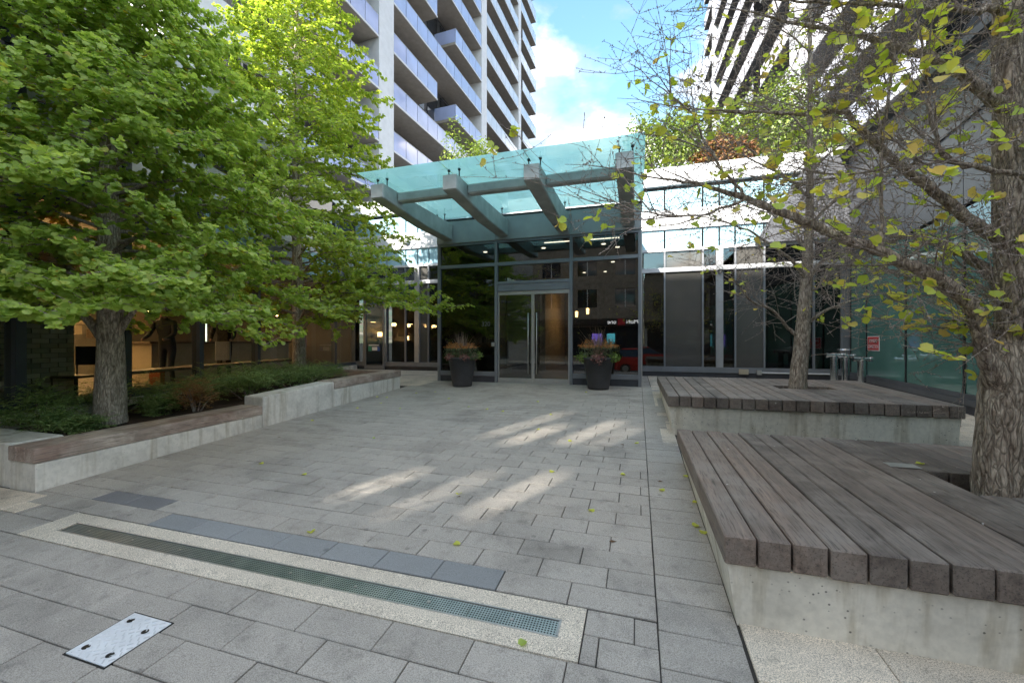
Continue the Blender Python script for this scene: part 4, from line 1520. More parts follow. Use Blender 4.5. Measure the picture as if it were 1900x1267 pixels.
# ------------------------------------------------------------------ leafy ginkgos
def leafy_tree(name, label, base, top, trunk_r, env, z0, seed, nprim, leaf_size, sub_step, clus_step, per, mats, tv, tf, limbs=(), lean=(0, 0), extra=()):
    rr = random.Random(seed)
    rn = np.random.default_rng(seed)
    t = thing(name, base, label, 'tree', 'ginkgo trees')
    B = Vector(base)
    H = top - B.z
    tm = MB()
    tp = [(0, 0, -0.15), (0, 0, 0.02), (lean[0] * .2 + 0.01, lean[1] * .2, H * 0.12), (lean[0] * .5 - 0.03, lean[1] * .5, H * 0.4), (lean[0] * .8, lean[1] * .8 + .03, H * 0.7), (lean[0], lean[1], H)]
    path = trunk_mesh(tm, tp, [trunk_r * 1.25, trunk_r * 1.15, trunk_r * 0.92, trunk_r * 0.6, trunk_r * 0.33, 0.012], 18, rr, 6)

    def at_h(h):
        for a, b in zip(path[:-1], path[1:]):
            if a.z <= h <= b.z:
                return a.lerp(b, (h - a.z) / max(1e-6, b.z - a.z))
        return path[-1].copy()

    bm = MB()
    P, Nn, S = [], [], []

    def leaves_along(pts, dens, droop):
        for a, b in zip(pts[:-1], pts[1:]):
            seg = (b - a).length
            n = max(1, int(seg / clus_step * dens + rr.random()))
            for _ in range(n):
                q = a.lerp(b, rr.random())
                for _ in range(per):
                    P.append((q.x + rr.gauss(0, .018), q.y + rr.gauss(0, .018), q.z + rr.gauss(0, .02) - droop * rr.random()))

    ga = 2.39996
    for i in range(nprim + len(extra)):
        u = (i + rr.random() * 0.8) / nprim
        h = z0 - B.z + (H - (z0 - B.z)) * (min(1, u) ** 0.92)
        az = i * ga + rr.uniform(-.35, .35)
        ex = extra[i - nprim] if i >= nprim else None
        if ex: h, az, u = ex[0] - B.z, ex[1], 0.2
        st = at_h(h)
        d = Vector((math.cos(az), math.sin(az), 0))
        ln = ex[2] if ex else env(h + B.z, az) * rr.uniform(0.72, 1.06)
        if ln < 0.15: continue
        rise = rr.uniform(0.05, 0.42) * (0.5 + u) - 0.22 * max(0, 0.3 - u) / 0.3
        if ex: rise = ex[3]
        p1 = st + d * ln * 0.35 + Vector((0, 0, ln * 0.35 * (rise + .25)))
        p2 = st + d * ln * 0.7 + Vector((rr.uniform(-.12, .12), rr.uniform(-.12, .12), ln * 0.7 * rise + .05))
        p3 = st + d * ln + Vector((rr.uniform(-.15, .15), rr.uniform(-.15, .15), ln * rise * 0.75 - 0.08 * ln))
        pp = smooth_path([st, p1, p2, p3], 4)
        r0 = max(0.009, trunk_r * 0.20 * (1 - 0.75 * u) * min(1, ln / 2 + .3))
        bm.tube(pp, [r0 * (1 - 0.85 * k / (len(pp) - 1)) for k in range(len(pp))], 6, caps=False)
        # side shoots
        L_ = 0
        nxt = ln * 0.25
        side = 1
        for k in range(len(pp) - 1):
            seg = (pp[k + 1] - pp[k])
            L0 = L_
            L_ += seg.length
            while nxt < L_:
                q = pp[k].lerp(pp[k + 1], (nxt - L0) / seg.length)
                fr = nxt / ln
                sl_ = (0.30 + 0.55 * (1 - abs(fr - 0.45))) * min(1.0, ln / 1.6) * rr.uniform(0.6, 1.15) * sub_step[1]
                ang = side * rr.uniform(0.5, 1.25)
                dd = Vector((d.x * math.cos(ang) - d.y * math.sin(ang), d.x * math.sin(ang) + d.y * math.cos(ang), rr.uniform(-0.28, 0.5)))
                e1 = q + dd * sl_ * 0.5 + Vector((0, 0, 0.03))
                e2 = q + dd * sl_ + Vector((0, 0, -0.05 * sl_))
                sp = smooth_path([q, e1, e2], 3)
                bm.tube(sp, [0.006 * (1 - 0.7 * m_ / (len(sp) - 1)) for m_ in range(len(sp))], 4, caps=False)
                leaves_along(sp, 1.0, 0.03)
                side = -side
                nxt += sub_step[0] * rr.uniform(0.7, 1.3)
        leaves_along(pp[len(pp) // 2:], 0.8, 0.03)
    for (pts, radii) in limbs:
        pts = [Vector(p) - B for p in pts]
        trunk_mesh(tm, pts, radii, 10, rr, 4)
    P = np.array(P)
    n = len(P)
    out_ = P.copy(); out_[:, 2] = 0
    out_ /= (np.linalg.norm(out_, axis=1, keepdims=True) + 1e-6)
    nor = np.array([0, 0, 1.0])[None] + out_ * 0.55 + rn.normal(0, 0.42, (n, 3))
    Rm = rot_from(nor, rn.uniform(0, 6.283, n))
    # blade hangs outward: turn local x towards outward direction for most leaves
    nn = Rm[:, :, 2]
    x = out_ + rn.normal(0, 0.55, (n, 3)) + np.array([0, 0, -0.35])
    x = x - nn * np.sum(x * nn, axis=1, keepdims=True)
    x /= np.linalg.norm(x, axis=1, keepdims=True)
    y = np.cross(nn, x)
    Rm = np.stack([x, y, nn], axis=2)
    size = rn.uniform(0.75, 1.15, n) * leaf_size
    me = scatter('crown', tv, tf, P, Rm, size, mats)
    tm.build('trunk', BARK_PALE, t, smooth=True, local=True)
    bm.build('branches', TWIG, t, smooth=True, local=True)
    attach(me, 'crown', t)
    print(name, 'leaves', n)
    return t


def env1(z, az):
    # metres from the trunk: widest low down, tapering upwards; a little longer towards the plaza
    if z < 2.3: r = 2.0
    elif z < 3.6: r = 2.35
    else: r = 2.35 - (z - 3.6) * 0.52
    return max(0.1, r) * (1 + 0.10 * math.cos(az + 0.3))


T1 = (-6.85, 3.72, soil_z(3.72))
leafy_tree('ginkgo_tree', 'broad green ginkgo tree with low dense crown rising from the planter beside the low bench', T1, 9.2, 0.16, env1, 1.98, 11, 150, 0.072, (0.115, 1.05), 0.036, 3, [LEAF_G], GK_V, GK_F,
           extra=[(2.05, -2.2, 2.3, -.12), (2.1, -1.6, 2.3, -.10), (2.0, -1.1, 2.3, -.10), (2.1, -.6, 2.4, -.08), (2.15, -.15, 2.4, -.06), (2.0, -2.7, 2.2, -.12), (2.2, -1.35, 2.5, -.02), (2.3, -.4, 2.7, 0.0), (2.2, -1.9, 2.5, -.04), (2.1, 3.2, 2.2, -.1), (2.3, -2.45, 2.4, -.04)],
           limbs=[([(T1[0], T1[1], 1.35), (T1[0] - .12, T1[1] + 0.0, 1.62), (T1[0] - .38, T1[1] - .08, 1.95), (T1[0] - .8, T1[1] - .15, 2.25)], [0.09, 0.075, 0.05, 0.03]),
                  ([(T1[0], T1[1], 1.45), (T1[0] + .1, T1[1] + .02, 1.7), (T1[0] + .3, T1[1] + .12, 2.05)], [0.07, 0.055, 0.03])])


def env2(z, az):
    if z < 2.6: r = 2.0
    elif z < 4.5: r = 2.9
    elif z < 7: r = 2.8 - (z - 4.5) * 0.16
    else: r = 2.4 - (z - 7) * 0.33
    return max(0.1, r)


T2 = (-8.30, 8.45, soil_z(8.45))
leafy_tree('ginkgo_tree', 'tall slim-trunked green ginkgo tree with sunlit yellow-green top behind the raised concrete block', T2, 12.8, 0.155, env2, 2.05, 23, 138, 0.08, (0.15, 1.2), 0.045, 3, [LEAF_G2], GK_V3, GK_F3, lean=(-0.35, 0.2), extra=[(2.3, 0.12, 4.1, 0.13), (2.25, 0.3, 3.7, 0.12), (2.2, -0.2, 3.9, 0.14), (2.6, -0.05, 3.6, 0.14), (2.1, -0.6, 3.3, 0.1), (3.2, -0.4, 3.6, 0.12)],
           limbs=[([(T2[0], T2[1], 1.75), (T2[0] + .3, T2[1] - .1, 2.0), (T2[0] + 0.8, T2[1] - .3, 2.3)], [0.045, 0.03, 0.015]),
                  ([(T2[0], T2[1], 1.75), (T2[0] - .3, T2[1] - .1, 2.0), (T2[0] - 0.7, T2[1] - .3, 2.4)], [0.045, 0.03, 0.015])])


# ------------------------------------------------------------------ nearly bare ginkgos
def bare_tree(name, label, base, trunk, limbs, seed, spread, nleaf, leaf_size, twig_len, ntwig, gens=2):
    """trunk and limbs: lists of (world point, radius)"""
    rr = random.Random(seed)
    rn = np.random.default_rng(seed)
    t = thing(name, base, label, 'tree', 'ginkgo trees')
    B = Vector(base)
    tm, bm = MB(), MB()
    tp = trunk_mesh(tm, [Vector(p) - B for p, _ in trunk], [r for _, r in trunk], 20, rr, 6)
    paths = []
    for lb in limbs:
        pp = smooth_path([Vector(p) - B for p, _ in lb], 5)
        rad = np.interp(np.linspace(0, 1, len(pp)), np.linspace(0, 1, len(lb)), [r for _, r in lb])
        pp = [p + Vector((rr.gauss(0, .006), rr.gauss(0, .006), rr.gauss(0, .006))) for p in pp]
        tm.tube(pp, list(rad), 10, rough=0.05, rng=rr)
        paths.append((pp, list(rad)))
    LP, LN = [], []

    def grow(q, d, ln, r, gen):
        n = 5
        pts = [q.copy()]
        dd = d.normalized()
        for k in range(n):
            dd = (dd + Vector((rr.gauss(0, .085), rr.gauss(0, .085), rr.gauss(0.02, .07)))).normalized()
            pts.append(pts[-1] + dd * ln / n)
        bm.tube(pts, [max(0.0015, r * (1 - 0.75 * k / n)) for k in range(n + 1)], 4 if r < 0.01 else 6, caps=False)
        # short spurs
        for k in range(1, n + 1):
            for _ in range(2 if ln > 0.25 else 1):
                if rr.random() < 0.7:
                    s = pts[k - 1].lerp(pts[k], rr.random())
                    sd = Vector((rr.gauss(0, 1), rr.gauss(0, 1), rr.gauss(0.3, 1))).normalized()
                    e = s + sd * rr.uniform(0.008, 0.022)
                    bm.tube([s, e], [0.0032, 0.002], 4, caps=False)
                    LP.append(e)
        if gen > 0:
            m = rr.randint(2, 4)
            for _ in range(m):
                k = rr.randint(1, n - 1)
                ax = Vector((rr.gauss(0, 1), rr.gauss(0, 1), rr.gauss(0, .6))).normalized()
                nd = (dd * 0.6 + ax * 0.75).normalized()
                grow(pts[k], nd, ln * rr.uniform(0.45, 0.8), r * 0.5, gen - 1)

    allp = paths + [(tp[len(tp) // 3:], None)]
    tot = sum(sum((b - a).length for a, b in zip(p[:-1], p[1:])) for p, _ in allp)
    for (pp, rad) in allp:
        ln = sum((b - a).length for a, b in zip(pp[:-1], pp[1:]))
        m = int(ntwig * ln / tot)
        for _ in range(m):
            k = rr.randint(0 if rad is None else max(1, len(pp) // 6), len(pp) - 2)
            q = pp[k].lerp(pp[k + 1], rr.random())
            ax = (pp[k + 1] - pp[k]).normalized()
            side = Vector(spread(rr))
            d = (ax * rr.uniform(0.15, 0.8) + side * rr.uniform(0.6, 1.0))
            grow(q, d, twig_len * rr.uniform(0.5, 1.25), rr.uniform(0.0035, 0.007), gens)
        if rad is not None:
            grow(pp[-1], (pp[-1] - pp[-2]), twig_len, rad[-1], gens)
    rr.shuffle(LP)
    # leaves sit in small groups
    P = []
    for e in LP[:nleaf]:
        for _ in range(rr.choice((1, 2, 2, 3, 4))):
            P.append(e + Vector((rr.gauss(0, .008), rr.gauss(0, .008), rr.gauss(-0.012, .01))))
    P = np.array([tuple(p) for p in P])
    n = len(P)
    nor = np.array([0.1, -0.35, 0.75])[None] + rn.normal(0, 0.5, (n, 3))
    Rm = rot_from(nor, rn.uniform(0, 6.283, n))
    me = scatter('crown', GK_V, GK_F, P, Rm, rn.uniform(0.6, 1.15, n) * leaf_size, [LEAF_Y])
    tm.build('trunk', BARK, t, smooth=True, local=True)
    bm.build('branches', TWIG, t, smooth=True, local=True)
    attach(me, 'crown', t)
    print(name, 'leaves', n, 'twig faces', len(bm.f))
    return t


def PL(*a):
    return [(pix(x, y, d), r) for (x, y, d, r) in a]


tr_base = Vector((2.415, 3.74, 0.46))
trunkR = [(tr_base + Vector((0, 0, -0.05)), 0.14), (tr_base + Vector((0, 0, 0.3)), 0.122), (pix(1856, 760, 2.84), 0.113), (pix(1862, 700, 2.85), 0.116), (pix(1875, 630, 2.86), 0.095), (pix(1881, 560, 2.86), 0.09), (pix(1876, 400, 2.88), 0.092), (pix(1872, 200, 2.92), 0.082), (pix(1868, 0, 2.96), 0.074), (pix(1868, -300, 3.05), 0.06), (pix(1868, -700, 3.2), 0.03)]
limbsR = [
    PL((1862, 735, 2.83, 0.085), (1846, 690, 2.80, 0.066), (1826, 645, 2.77, 0.052), (1815, 600, 2.74, 0.046), (1800, 562, 2.72, 0.045), (1735, 515, 2.70, 0.042), (1642, 470, 2.72, 0.036), (1550, 436, 2.78, 0.031), (1458, 398, 2.86, 0.027), (1384, 368, 2.92, 0.020), (1300, 345, 2.98, 0.013), (1225, 330, 3.0, 0.007)),
    PL((1866, 440, 2.88, 0.05), (1826, 427, 2.86, 0.040), (1734, 354, 2.84, 0.031), (1642, 284, 2.88, 0.026), (1590, 235, 2.92, 0.022), (1565, 207, 2.95, 0.016), (1480, 212, 3.0, 0.012), (1400, 208, 3.05, 0.010), (1320, 206, 3.1, 0.006)),
    PL((1868, 205, 2.92, 0.055), (1835, 178, 2.9, 0.043), (1753, 118, 2.95, 0.033), (1660, 85, 3.0, 0.025), (1568, 63, 3.1, 0.017), (1470, 40, 3.2, 0.011), (1380, 22, 3.3, 0.006)),
    PL((1866, 18, 2.95, 0.03), (1800, 20, 2.9, 0.02), (1700, 10, 2.85, 0.016), (1600, 8, 2.9, 0.013), (1500, 6, 3.0, 0.009), (1420, -4, 3.1, 0.006)),
    PL((1878, 560, 2.86, 0.05), (1830, 500, 3.0, 0.036), (1760, 460, 3.2, 0.028), (1690, 440, 3.4, 0.02), (1600, 430, 3.7, 0.012)),
    PL((1640, 472, 2.72, 0.014), (1634, 400, 2.74, 0.011), (1640, 260, 2.78, 0.010), (1655, 120, 2.8, 0.009), (1660, -20, 2.85, 0.007)),
    PL((1900, 330, 2.6, 0.018), (1820, 310, 2.6, 0.016), (1760, 297, 2.62, 0.013), (1730, 240, 2.62, 0.011), (1720, 150, 2.65, 0.009), (1700, 40, 2.7, 0.006)),
    PL((1800, 303, 2.62, 0.008), (1720, 303, 2.65, 0.007), (1600, 320, 2.7, 0.006), (1500, 345, 2.75, 0.004)),
    PL((1384, 368, 2.92, 0.012), (1330, 300, 2.95, 0.009), (1290, 220, 3.0, 0.007), (1240, 170, 3.05, 0.004)),
    PL((1384, 368, 2.92, 0.010), (1300, 400, 2.95, 0.007), (1200, 395, 3.0, 0.005), (1140, 385, 3.05, 0.003)),
    PL((1860, 610, 2.84, 0.03), (1900, 560, 2.75, 0.022), (1950, 500, 2.7, 0.018), (2000, 420, 2.7, 0.012)),
    PL((1866, 300, 2.9, 0.03), (1930, 250, 2.8, 0.022), (2010, 180, 2.8, 0.014)),
]


def spreadR(rr):
    # twigs fan out sideways and away, with few coming straight to the street
    v = Vector((-CT, -ST, 0)) * rr.gauss(0.55, 0.55) + Vector((-ST, CT, 0)) * rr.gauss(0.1, 0.6) + Vector((0, 0, rr.gauss(0.25, 0.5)))
    return v.normalized()


bare_tree('ginkgo_tree', 'thick-trunked nearly bare ginkgo with rough bark and sparse yellow leaves in the weathered platform', tuple(tr_base), trunkR, limbsR, 5, spreadR, 560, 0.074, 0.72, 240, 2)

tb_base = Vector((2.52, 7.80, 0.70))
dB = -tb_base.x * ST + tb_base.y * CT
trunkB = [(tb_base + Vector((0, 0, -0.05)), 0.145), (tb_base + Vector((0, 0, 0.3)), 0.125), (pix(1490, 610, dB), 0.105), (pix(1497, 500, dB), 0.078), (pix(1502, 400, dB), 0.058), (pix(1503, 250, dB + .05), 0.042), (pix(1503, 80, dB + .1), 0.032), (pix(1505, -150, dB + .1), 0.02), (pix(1505, -350, dB + .1), 0.01)]
limbsB = [
    PL((1487, 628, dB, 0.0350), (1462, 608, dB, 0.0252), (1434, 575, dB - .1, 0.0210), (1395, 560, dB - .2, 0.0168), (1372, 530, dB - .3, 0.0112), (1350, 510, dB - .4, 0.0056)),
    PL((1495, 600, dB, 0.0315), (1530, 578, dB - .1, 0.0224), (1570, 562, dB - .2, 0.0168), (1620, 548, dB - .2, 0.0112), (1680, 548, dB - .2, 0.0049)),
    PL((1497, 530, dB, 0.0350), (1520, 490, dB - .2, 0.0252), (1560, 470, dB - .4, 0.0168), (1620, 455, dB - .5, 0.0070)),
    PL((1497, 520, dB, 0.0315), (1465, 480, dB - .2, 0.0238), (1410, 440, dB - .4, 0.0168), (1350, 415, dB - .5, 0.0098), (1290, 400, dB - .6, 0.0049)),
    PL((1500, 470, dB, 0.0315), (1470, 430, dB + .2, 0.0210), (1420, 390, dB + .4, 0.0140), (1370, 370, dB + .6, 0.0070)),
    PL((1502, 420, dB, 0.0315), (1540, 380, dB + .1, 0.0210), (1590, 350, dB + .2, 0.0126), (1640, 330, dB + .2, 0.0056)),
    PL((1503, 370, dB, 0.0280), (1460, 330, dB - .2, 0.0182), (1400, 300, dB - .3, 0.0112), (1330, 270, dB - .3, 0.0049)),
    PL((1503, 320, dB, 0.0245), (1545, 280, dB - .2, 0.0154), (1600, 240, dB - .2, 0.0063)),
    PL((1503, 250, dB, 0.0210), (1450, 200, dB, 0.0126), (1380, 160, dB, 0.0063), (1320, 140, dB, 0.0035)),
    PL((1503, 180, dB, 0.0210), (1550, 130, dB, 0.0126), (1600, 80, dB, 0.0056)),
    PL((1504, 100, dB, 0.0175), (1460, 60, dB, 0.0105), (1400, 30, dB, 0.0049)),
    PL((1503, 540, dB, 0.0245), (1520, 530, dB + .4, 0.0175), (1535, 500, dB + .9, 0.0098)),
]


def spreadB(rr):
    a = rr.uniform(0, 6.283)
    return (math.cos(a), math.sin(a), rr.gauss(0.25, 0.4))


slim_tree = bare_tree('ginkgo_tree', 'slender nearly bare ginkgo with fine twigs growing through the dark platform before the right wing', tuple(tb_base), trunkB, limbsB, 9, spreadB, 260, 0.066, 0.75, 270, 2)

# ================================================================== shrubs
def shrub(name, label, cat, c, rx, ry, h, n, mats, seed, leaf=0.05, tv=OV_V, tf=OV_F, lumps=7, group=None, stems=True, spray=False, mi_fn=None, narrow=1.0):
    rr = random.Random(seed)
    rn = np.random.default_rng(seed)
    t = thing(name, c, label, cat, group)
    sm = MB()
    P, Nn, X = [], [], []
    cen = []
    for k in range(lumps):
        a = rr.uniform(0, 6.283)
        q = math.sqrt(rr.random()) * 0.8
        cen.append(Vector((math.cos(a) * q * rx, math.sin(a) * q * ry, h * rr.uniform(0.3, 0.8) * (1.1 - 0.4 * q))))
    for cc in cen:
        sm.tube([(cc.x * 0.2, cc.y * 0.2, -0.04), (cc.x * 0.6, cc.y * 0.6, cc.z * 0.5), tuple(cc)], [0.012, 0.009, 0.004], 5, caps=False)
    per = n // lumps
    for cc in cen:
        lr = Vector((rx * rr.uniform(.35, .6), ry * rr.uniform(.35, .6), h * rr.uniform(.28, .5)))
        if spray:
            for _ in range(max(6, per // 26)):
                a = rr.uniform(0, 6.283)
                d = Vector((math.cos(a), math.sin(a), rr.uniform(-0.1, 0.75))).normalized()
                ln = rr.uniform(0.6, 1.25) * min(lr.x, lr.y) * 1.25
                s0 = cc + Vector((rr.gauss(0, lr.x * .3), rr.gauss(0, lr.y * .3), rr.gauss(0, lr.z * .35)))
                for k in range(26):
                    u = k / 25
                    p = s0 + d * ln * u + Vector((0, 0, -0.12 * ln * u * u))
                    sd = Vector((-d.y, d.x, 0)) * (1 if k % 2 else -1)
                    P.append(tuple(p)); X.append(tuple(sd * 0.8 + d * 0.7 + Vector((0, 0, rr.gauss(0, .25)))))
                    Nn.append((rr.gauss(0, .3), rr.gauss(0, .3), 1))
        else:
            for _ in range(per):
                v = Vector((rr.gauss(0, 1), rr.gauss(0, 1), rr.gauss(0, 1))).normalized()
                q = rr.uniform(0.55, 1.05)
                p = cc + Vector((v.x * lr.x, v.y * lr.y, v.z * lr.z)) * q
                if p.z < 0.01: p.z = rr.uniform(0.01, 0.06)
                P.append(tuple(p)); X.append(tuple(v + Vector((rr.gauss(0, .6), rr.gauss(0, .6), rr.gauss(0, .5)))))
                Nn.append((v.x + rr.gauss(0, .5), v.y + rr.gauss(0, .5), v.z + .6 + rr.gauss(0, .4)))
    P, Nn, X = np.array(P), np.array(Nn), np.array(X)
    P[:, 2] = np.maximum(P[:, 2], 0.012)
    Nn /= np.linalg.norm(Nn, axis=1, keepdims=True)
    X = X - Nn * np.sum(X * Nn, axis=1, keepdims=True)
    X /= np.linalg.norm(X, axis=1, keepdims=True) + 1e-9
    Y = np.cross(Nn, X)
    m = len(P)
    Rm = np.stack([X, Y, Nn], axis=2)
    me = scatter('foliage', tv, tf, P, Rm, rn.uniform(0.7, 1.2, m) * leaf, mats)
    sm.build('stems', TWIG, t, local=True)
    attach(me, 'foliage', t)
    return t


ND_V = [(0, 0, 0), (0.4, -0.13, 0.02), (1.0, 0, 0), (0.4, 0.13, 0.02)]
yews = [(-7.35, 3.25, .62, .38, .40, 'spreading dark yew filling the front corner of the planter by the concrete ledge'),
        (-6.65, 3.2, .38, .24, .22, 'small tuft of yew tucked between the concrete ledge and tree trunk'),
        (-7.75, 4.35, .6, .55, .42, 'dark yew bush directly behind the broad tree trunk'),
        (-6.95, 4.35, .30, .26, .22, 'low ragged yew just right of the broad tree trunk'),
        (-7.35, 5.15, .6, .5, .36, 'dark yew behind the dried brown shrub'),
        (-6.65, 5.65, .5, .5, .36, 'dark yew against the near end of the raised concrete block'),
        (-7.7, 6.3, .7, .55, .42, 'wide dark yew below the cafe window with the figure'),
        (-6.75, 6.75, .55, .55, .36, 'dark yew behind the middle of the raised concrete block'),
        (-8.1, 7.3, .65, .55, .4, 'dark yew near the slim tree trunk on its cafe side'),
        (-7.1, 7.7, .6, .5, .32, 'dark yew at the far end beside the second bench')]
for i, (x, y, rx, ry, h, lab) in enumerate(yews):
    shrub('yew_shrub', lab, 'shrub', (x, y, soil_z(y) - 0.01), rx * 1.1, ry * 1.1, h * 1.3, 9000, [YEW], 100 + i, 0.045, ND_V, OV_F, 9, 'yew shrubs in the planter', spray=True)
shrub('dried_shrub', 'dried orange-brown shrub behind the low timber bench', 'shrub', (-6.52, 4.62, soil_z(4.62) - 0.01), 0.36, 0.40, 0.52, 4500, [YEW_B], 140, 0.04, ND_V, OV_F, 8, spray=True)

RZ = 7.13
for i, (x, y, rx, ry, h, lab, m) in enumerate((
        (-7.0, 16.5, 1.5, 1.0, 3.5, 'leafy bright green shrub on the roof above the canopy', SHRUB),
        (-9.6, 16.2, 1.1, 0.9, 1.2, 'low green shrub on the roof beside the left tower', SHRUB),
        (1.1, 15.2, 1.5, 0.9, 2.7, 'dense green bush on the roof next to the canopy corner', SHRUB),
        (4.1, 15.6, 1.9, 1.0, 3.3, 'largest green bush on the roof behind the bare twigs', SHRUB),
        (2.6, 14.9, 0.9, 0.6, 1.1, 'reddish autumn shrub between two green roof bushes', SHRUB_R),
        (5.6, 15.6, 1.3, 0.9, 1.6, 'green bush at the far end of the roof by the dark parapet', SHRUB))):
    shrub('roof_shrub', lab, 'shrub', (x, y, RZ), rx, ry, h, 6500, [m], 200 + i, 0.14, OV_V, OV_F, 14, 'shrubs on the flat roofs')
for i in range(3):
    u = 2.5 + i * 2.2
    p = Vector((g0.x, g0.y, 0)) + Vector((-0.114, -1, 0)) / 1.0065 * u + Vector((1, -0.114, 0)) * 0.75
    shrub('roof_shrub', ['dark shrub behind the black parapet where it is highest', 'dark shrub behind the middle of the black parapet', 'dark shrub behind the low street end of the black parapet'][i], 'shrub', (p.x, p.y, 5.155), 0.9, 0.6, 2.3 - i * 0.2, 1800, [YEW], 230 + i, 0.12, OV_V, OV_F, 9, 'shrubs on the flat roofs')

# ================================================================== black pots with autumn planting
def pot(x, y, label, seed, kind):
    z0 = zg(y)
    rr = random.Random(seed)
    rn = np.random.default_rng(seed)
    t = thing('planter_pot', (x, y, z0), label, 'planter', 'black pots flanking the doors')
    H = 0.74
    MB().lathe((0, 0, 0), [(0.225, 0.0), (0.24, 0.004), (0.255, 0.08), (0.345, H - .06), (0.375, H - 0.055), (0.382, H - 0.01), (0.375, H), (0.345, H), (0.335, H - 0.06)], 40).build('pot', POT, t, smooth=True, local=True)
    MB().lathe((0, 0, H - 0.09), [(0.333, 0), (0.333, .02)], 30).build('soil', SOIL, t, local=True)
    # grass plume
    V, Fc = [], []
    for k in range(230):
        a = rr.uniform(0, 6.283)
        tilt = abs(rr.gauss(0.28, 0.3))
        ln = rr.uniform(0.35, 0.80)
        d = Vector((math.cos(a) * math.sin(tilt), math.sin(a) * math.sin(tilt), math.cos(tilt)))
        if rr.random() < 0.18:
            ln *= 1.15
        s = Vector((rr.gauss(0, .05), rr.gauss(0, .05), H - 0.06))
        pv = None
        wd = Vector((-math.sin(a), math.cos(a), 0)) * 0.0042
        b = len(V)
        for q in range(6):
            u = q / 5
            p = s + d * ln * u + Vector((math.cos(a), math.sin(a), -0.8)) * (0.20 * ln * u * u * (0.4 + tilt))
            ww = wd * (1 - 0.8 * u)
            V += [tuple(p - ww), tuple(p + ww)]
        for q in range(5):
            Fc.append((b + 2 * q, b + 2 * q + 1, b + 2 * q + 3, b + 2 * q + 2))
    attach(fast_mesh('grass', np.array(V), np.array(Fc), [GRASS]), 'ornamental_grass', t)

    def mound(name, ang, rad, zc, r, n, mat, leaf, squash=0.8, up=False):
        c = Vector((math.cos(ang) * rad, math.sin(ang) * rad, zc))
        v = rn.normal(0, 1, (n, 3)); v /= np.linalg.norm(v, axis=1, keepdims=True)
        if up: v[:, 2] = np.abs(v[:, 2]) * 0.9 + 0.1
        q = (rn.uniform(0.6, 1.08, n) + np.abs(rn.normal(0, 0.10, n)))[:, None]
        v = v + 0.18 * np.sin(v * 9 + seed)
        Pm = np.array(c)[None] + v * q * np.array([r, r, r * squash])
        nor = v + rn.normal(0, .45, (n, 3))
        Rm = rot_from(nor, rn.uniform(0, 6.28, n))
        me = scatter(name, OV_V, OV_F, Pm, Rm, rn.uniform(.7, 1.3, n) * leaf, [mat])
        attach(me, name, t)

    if kind == 0:
        for a in (-0.25, -1.55, 3.5):
            mound('chrysanthemum', a, 0.25, H + 0.13, 0.18, 430, MUMLEAF, 0.04, 0.9)
            mound('orange_bloom', a, 0.25, H + 0.20, 0.175, 520, MUM, 0.03, 0.7, True)
        for a in (-1.0, -2.2, -0.1, 3.3):
            mound('heuchera', a, 0.34, H + 0.0, 0.10, 130, KALE, 0.05)
        for a in (-0.45, 0.4):
            mound('trailing_leaf', a, 0.40, H + 0.03, 0.11, 150, LIME if a > 0 else MUMLEAF, 0.05)
    else:
        for a in (-0.35, 3.55):
            mound('chrysanthemum', a, 0.24, H + 0.14, 0.2, 480, MUMLEAF, 0.04, 0.95)
            mound('orange_bloom', a, 0.24, H + 0.20, 0.205, 720, MUM, 0.03, 0.85, True)
        for a in (-0.3, 3.4):
            mound('trailing_leaf', a, 0.38, H + 0.0, 0.12, 170, LIME, 0.06)
        for a in (-1.5,):
            mound('heuchera', a, 0.34, H - 0.02, 0.13, 190, KALE, 0.06)
            mound('heuchera', a - 1.9, 0.36, H - 0.02, 0.09, 110, KALE, 0.05)
    return t


pot(-4.26, 9.58, 'black pot of orange chrysanthemums and dry grass beside the push plate', 31, 0)
pot(-0.885, 9.85, 'black pot with two large orange mounds and pink leaves right of the doors', 37, 1)

# ================================================================== fallen leaves
GKL = fast_mesh('fallen_leaf', np.array(GK_V) * 0.06, np.array(GK_F), [LEAF_Y])
OVL = fast_mesh('fallen_leaf', np.array(OV_V) * 0.06, np.array(OV_F), [plain('brown_dead_leaf', (0.12, 0.065, 0.03), 0.8)])
GKL2 = fast_mesh('fallen_leaf', np.array(GK_V) * 0.05, np.array(GK_F), [LEAF_G])
spots = [(577, 990), (840, 1010), (849, 918), (855, 922), (978, 1190), (1093, 945), (1028, 874), (1062, 818), (996, 796), (1152, 824), (1185, 823), (930, 763), (1020, 770), (871, 755), (720, 738), (762, 736), (703, 736), (660, 757), (706, 748), (775, 729), (807, 727), (514, 812), (690, 813), (576, 781), (1267, 882), (1284, 932), (1223, 908), (1220, 893), (1297, 975), (905, 760), (830, 740), (740, 758), (1090, 728), (945, 720), (995, 745), (1305, 985), (560, 880), (480, 860), (1150, 880), (1130, 1005)]
rl = random.Random(3)
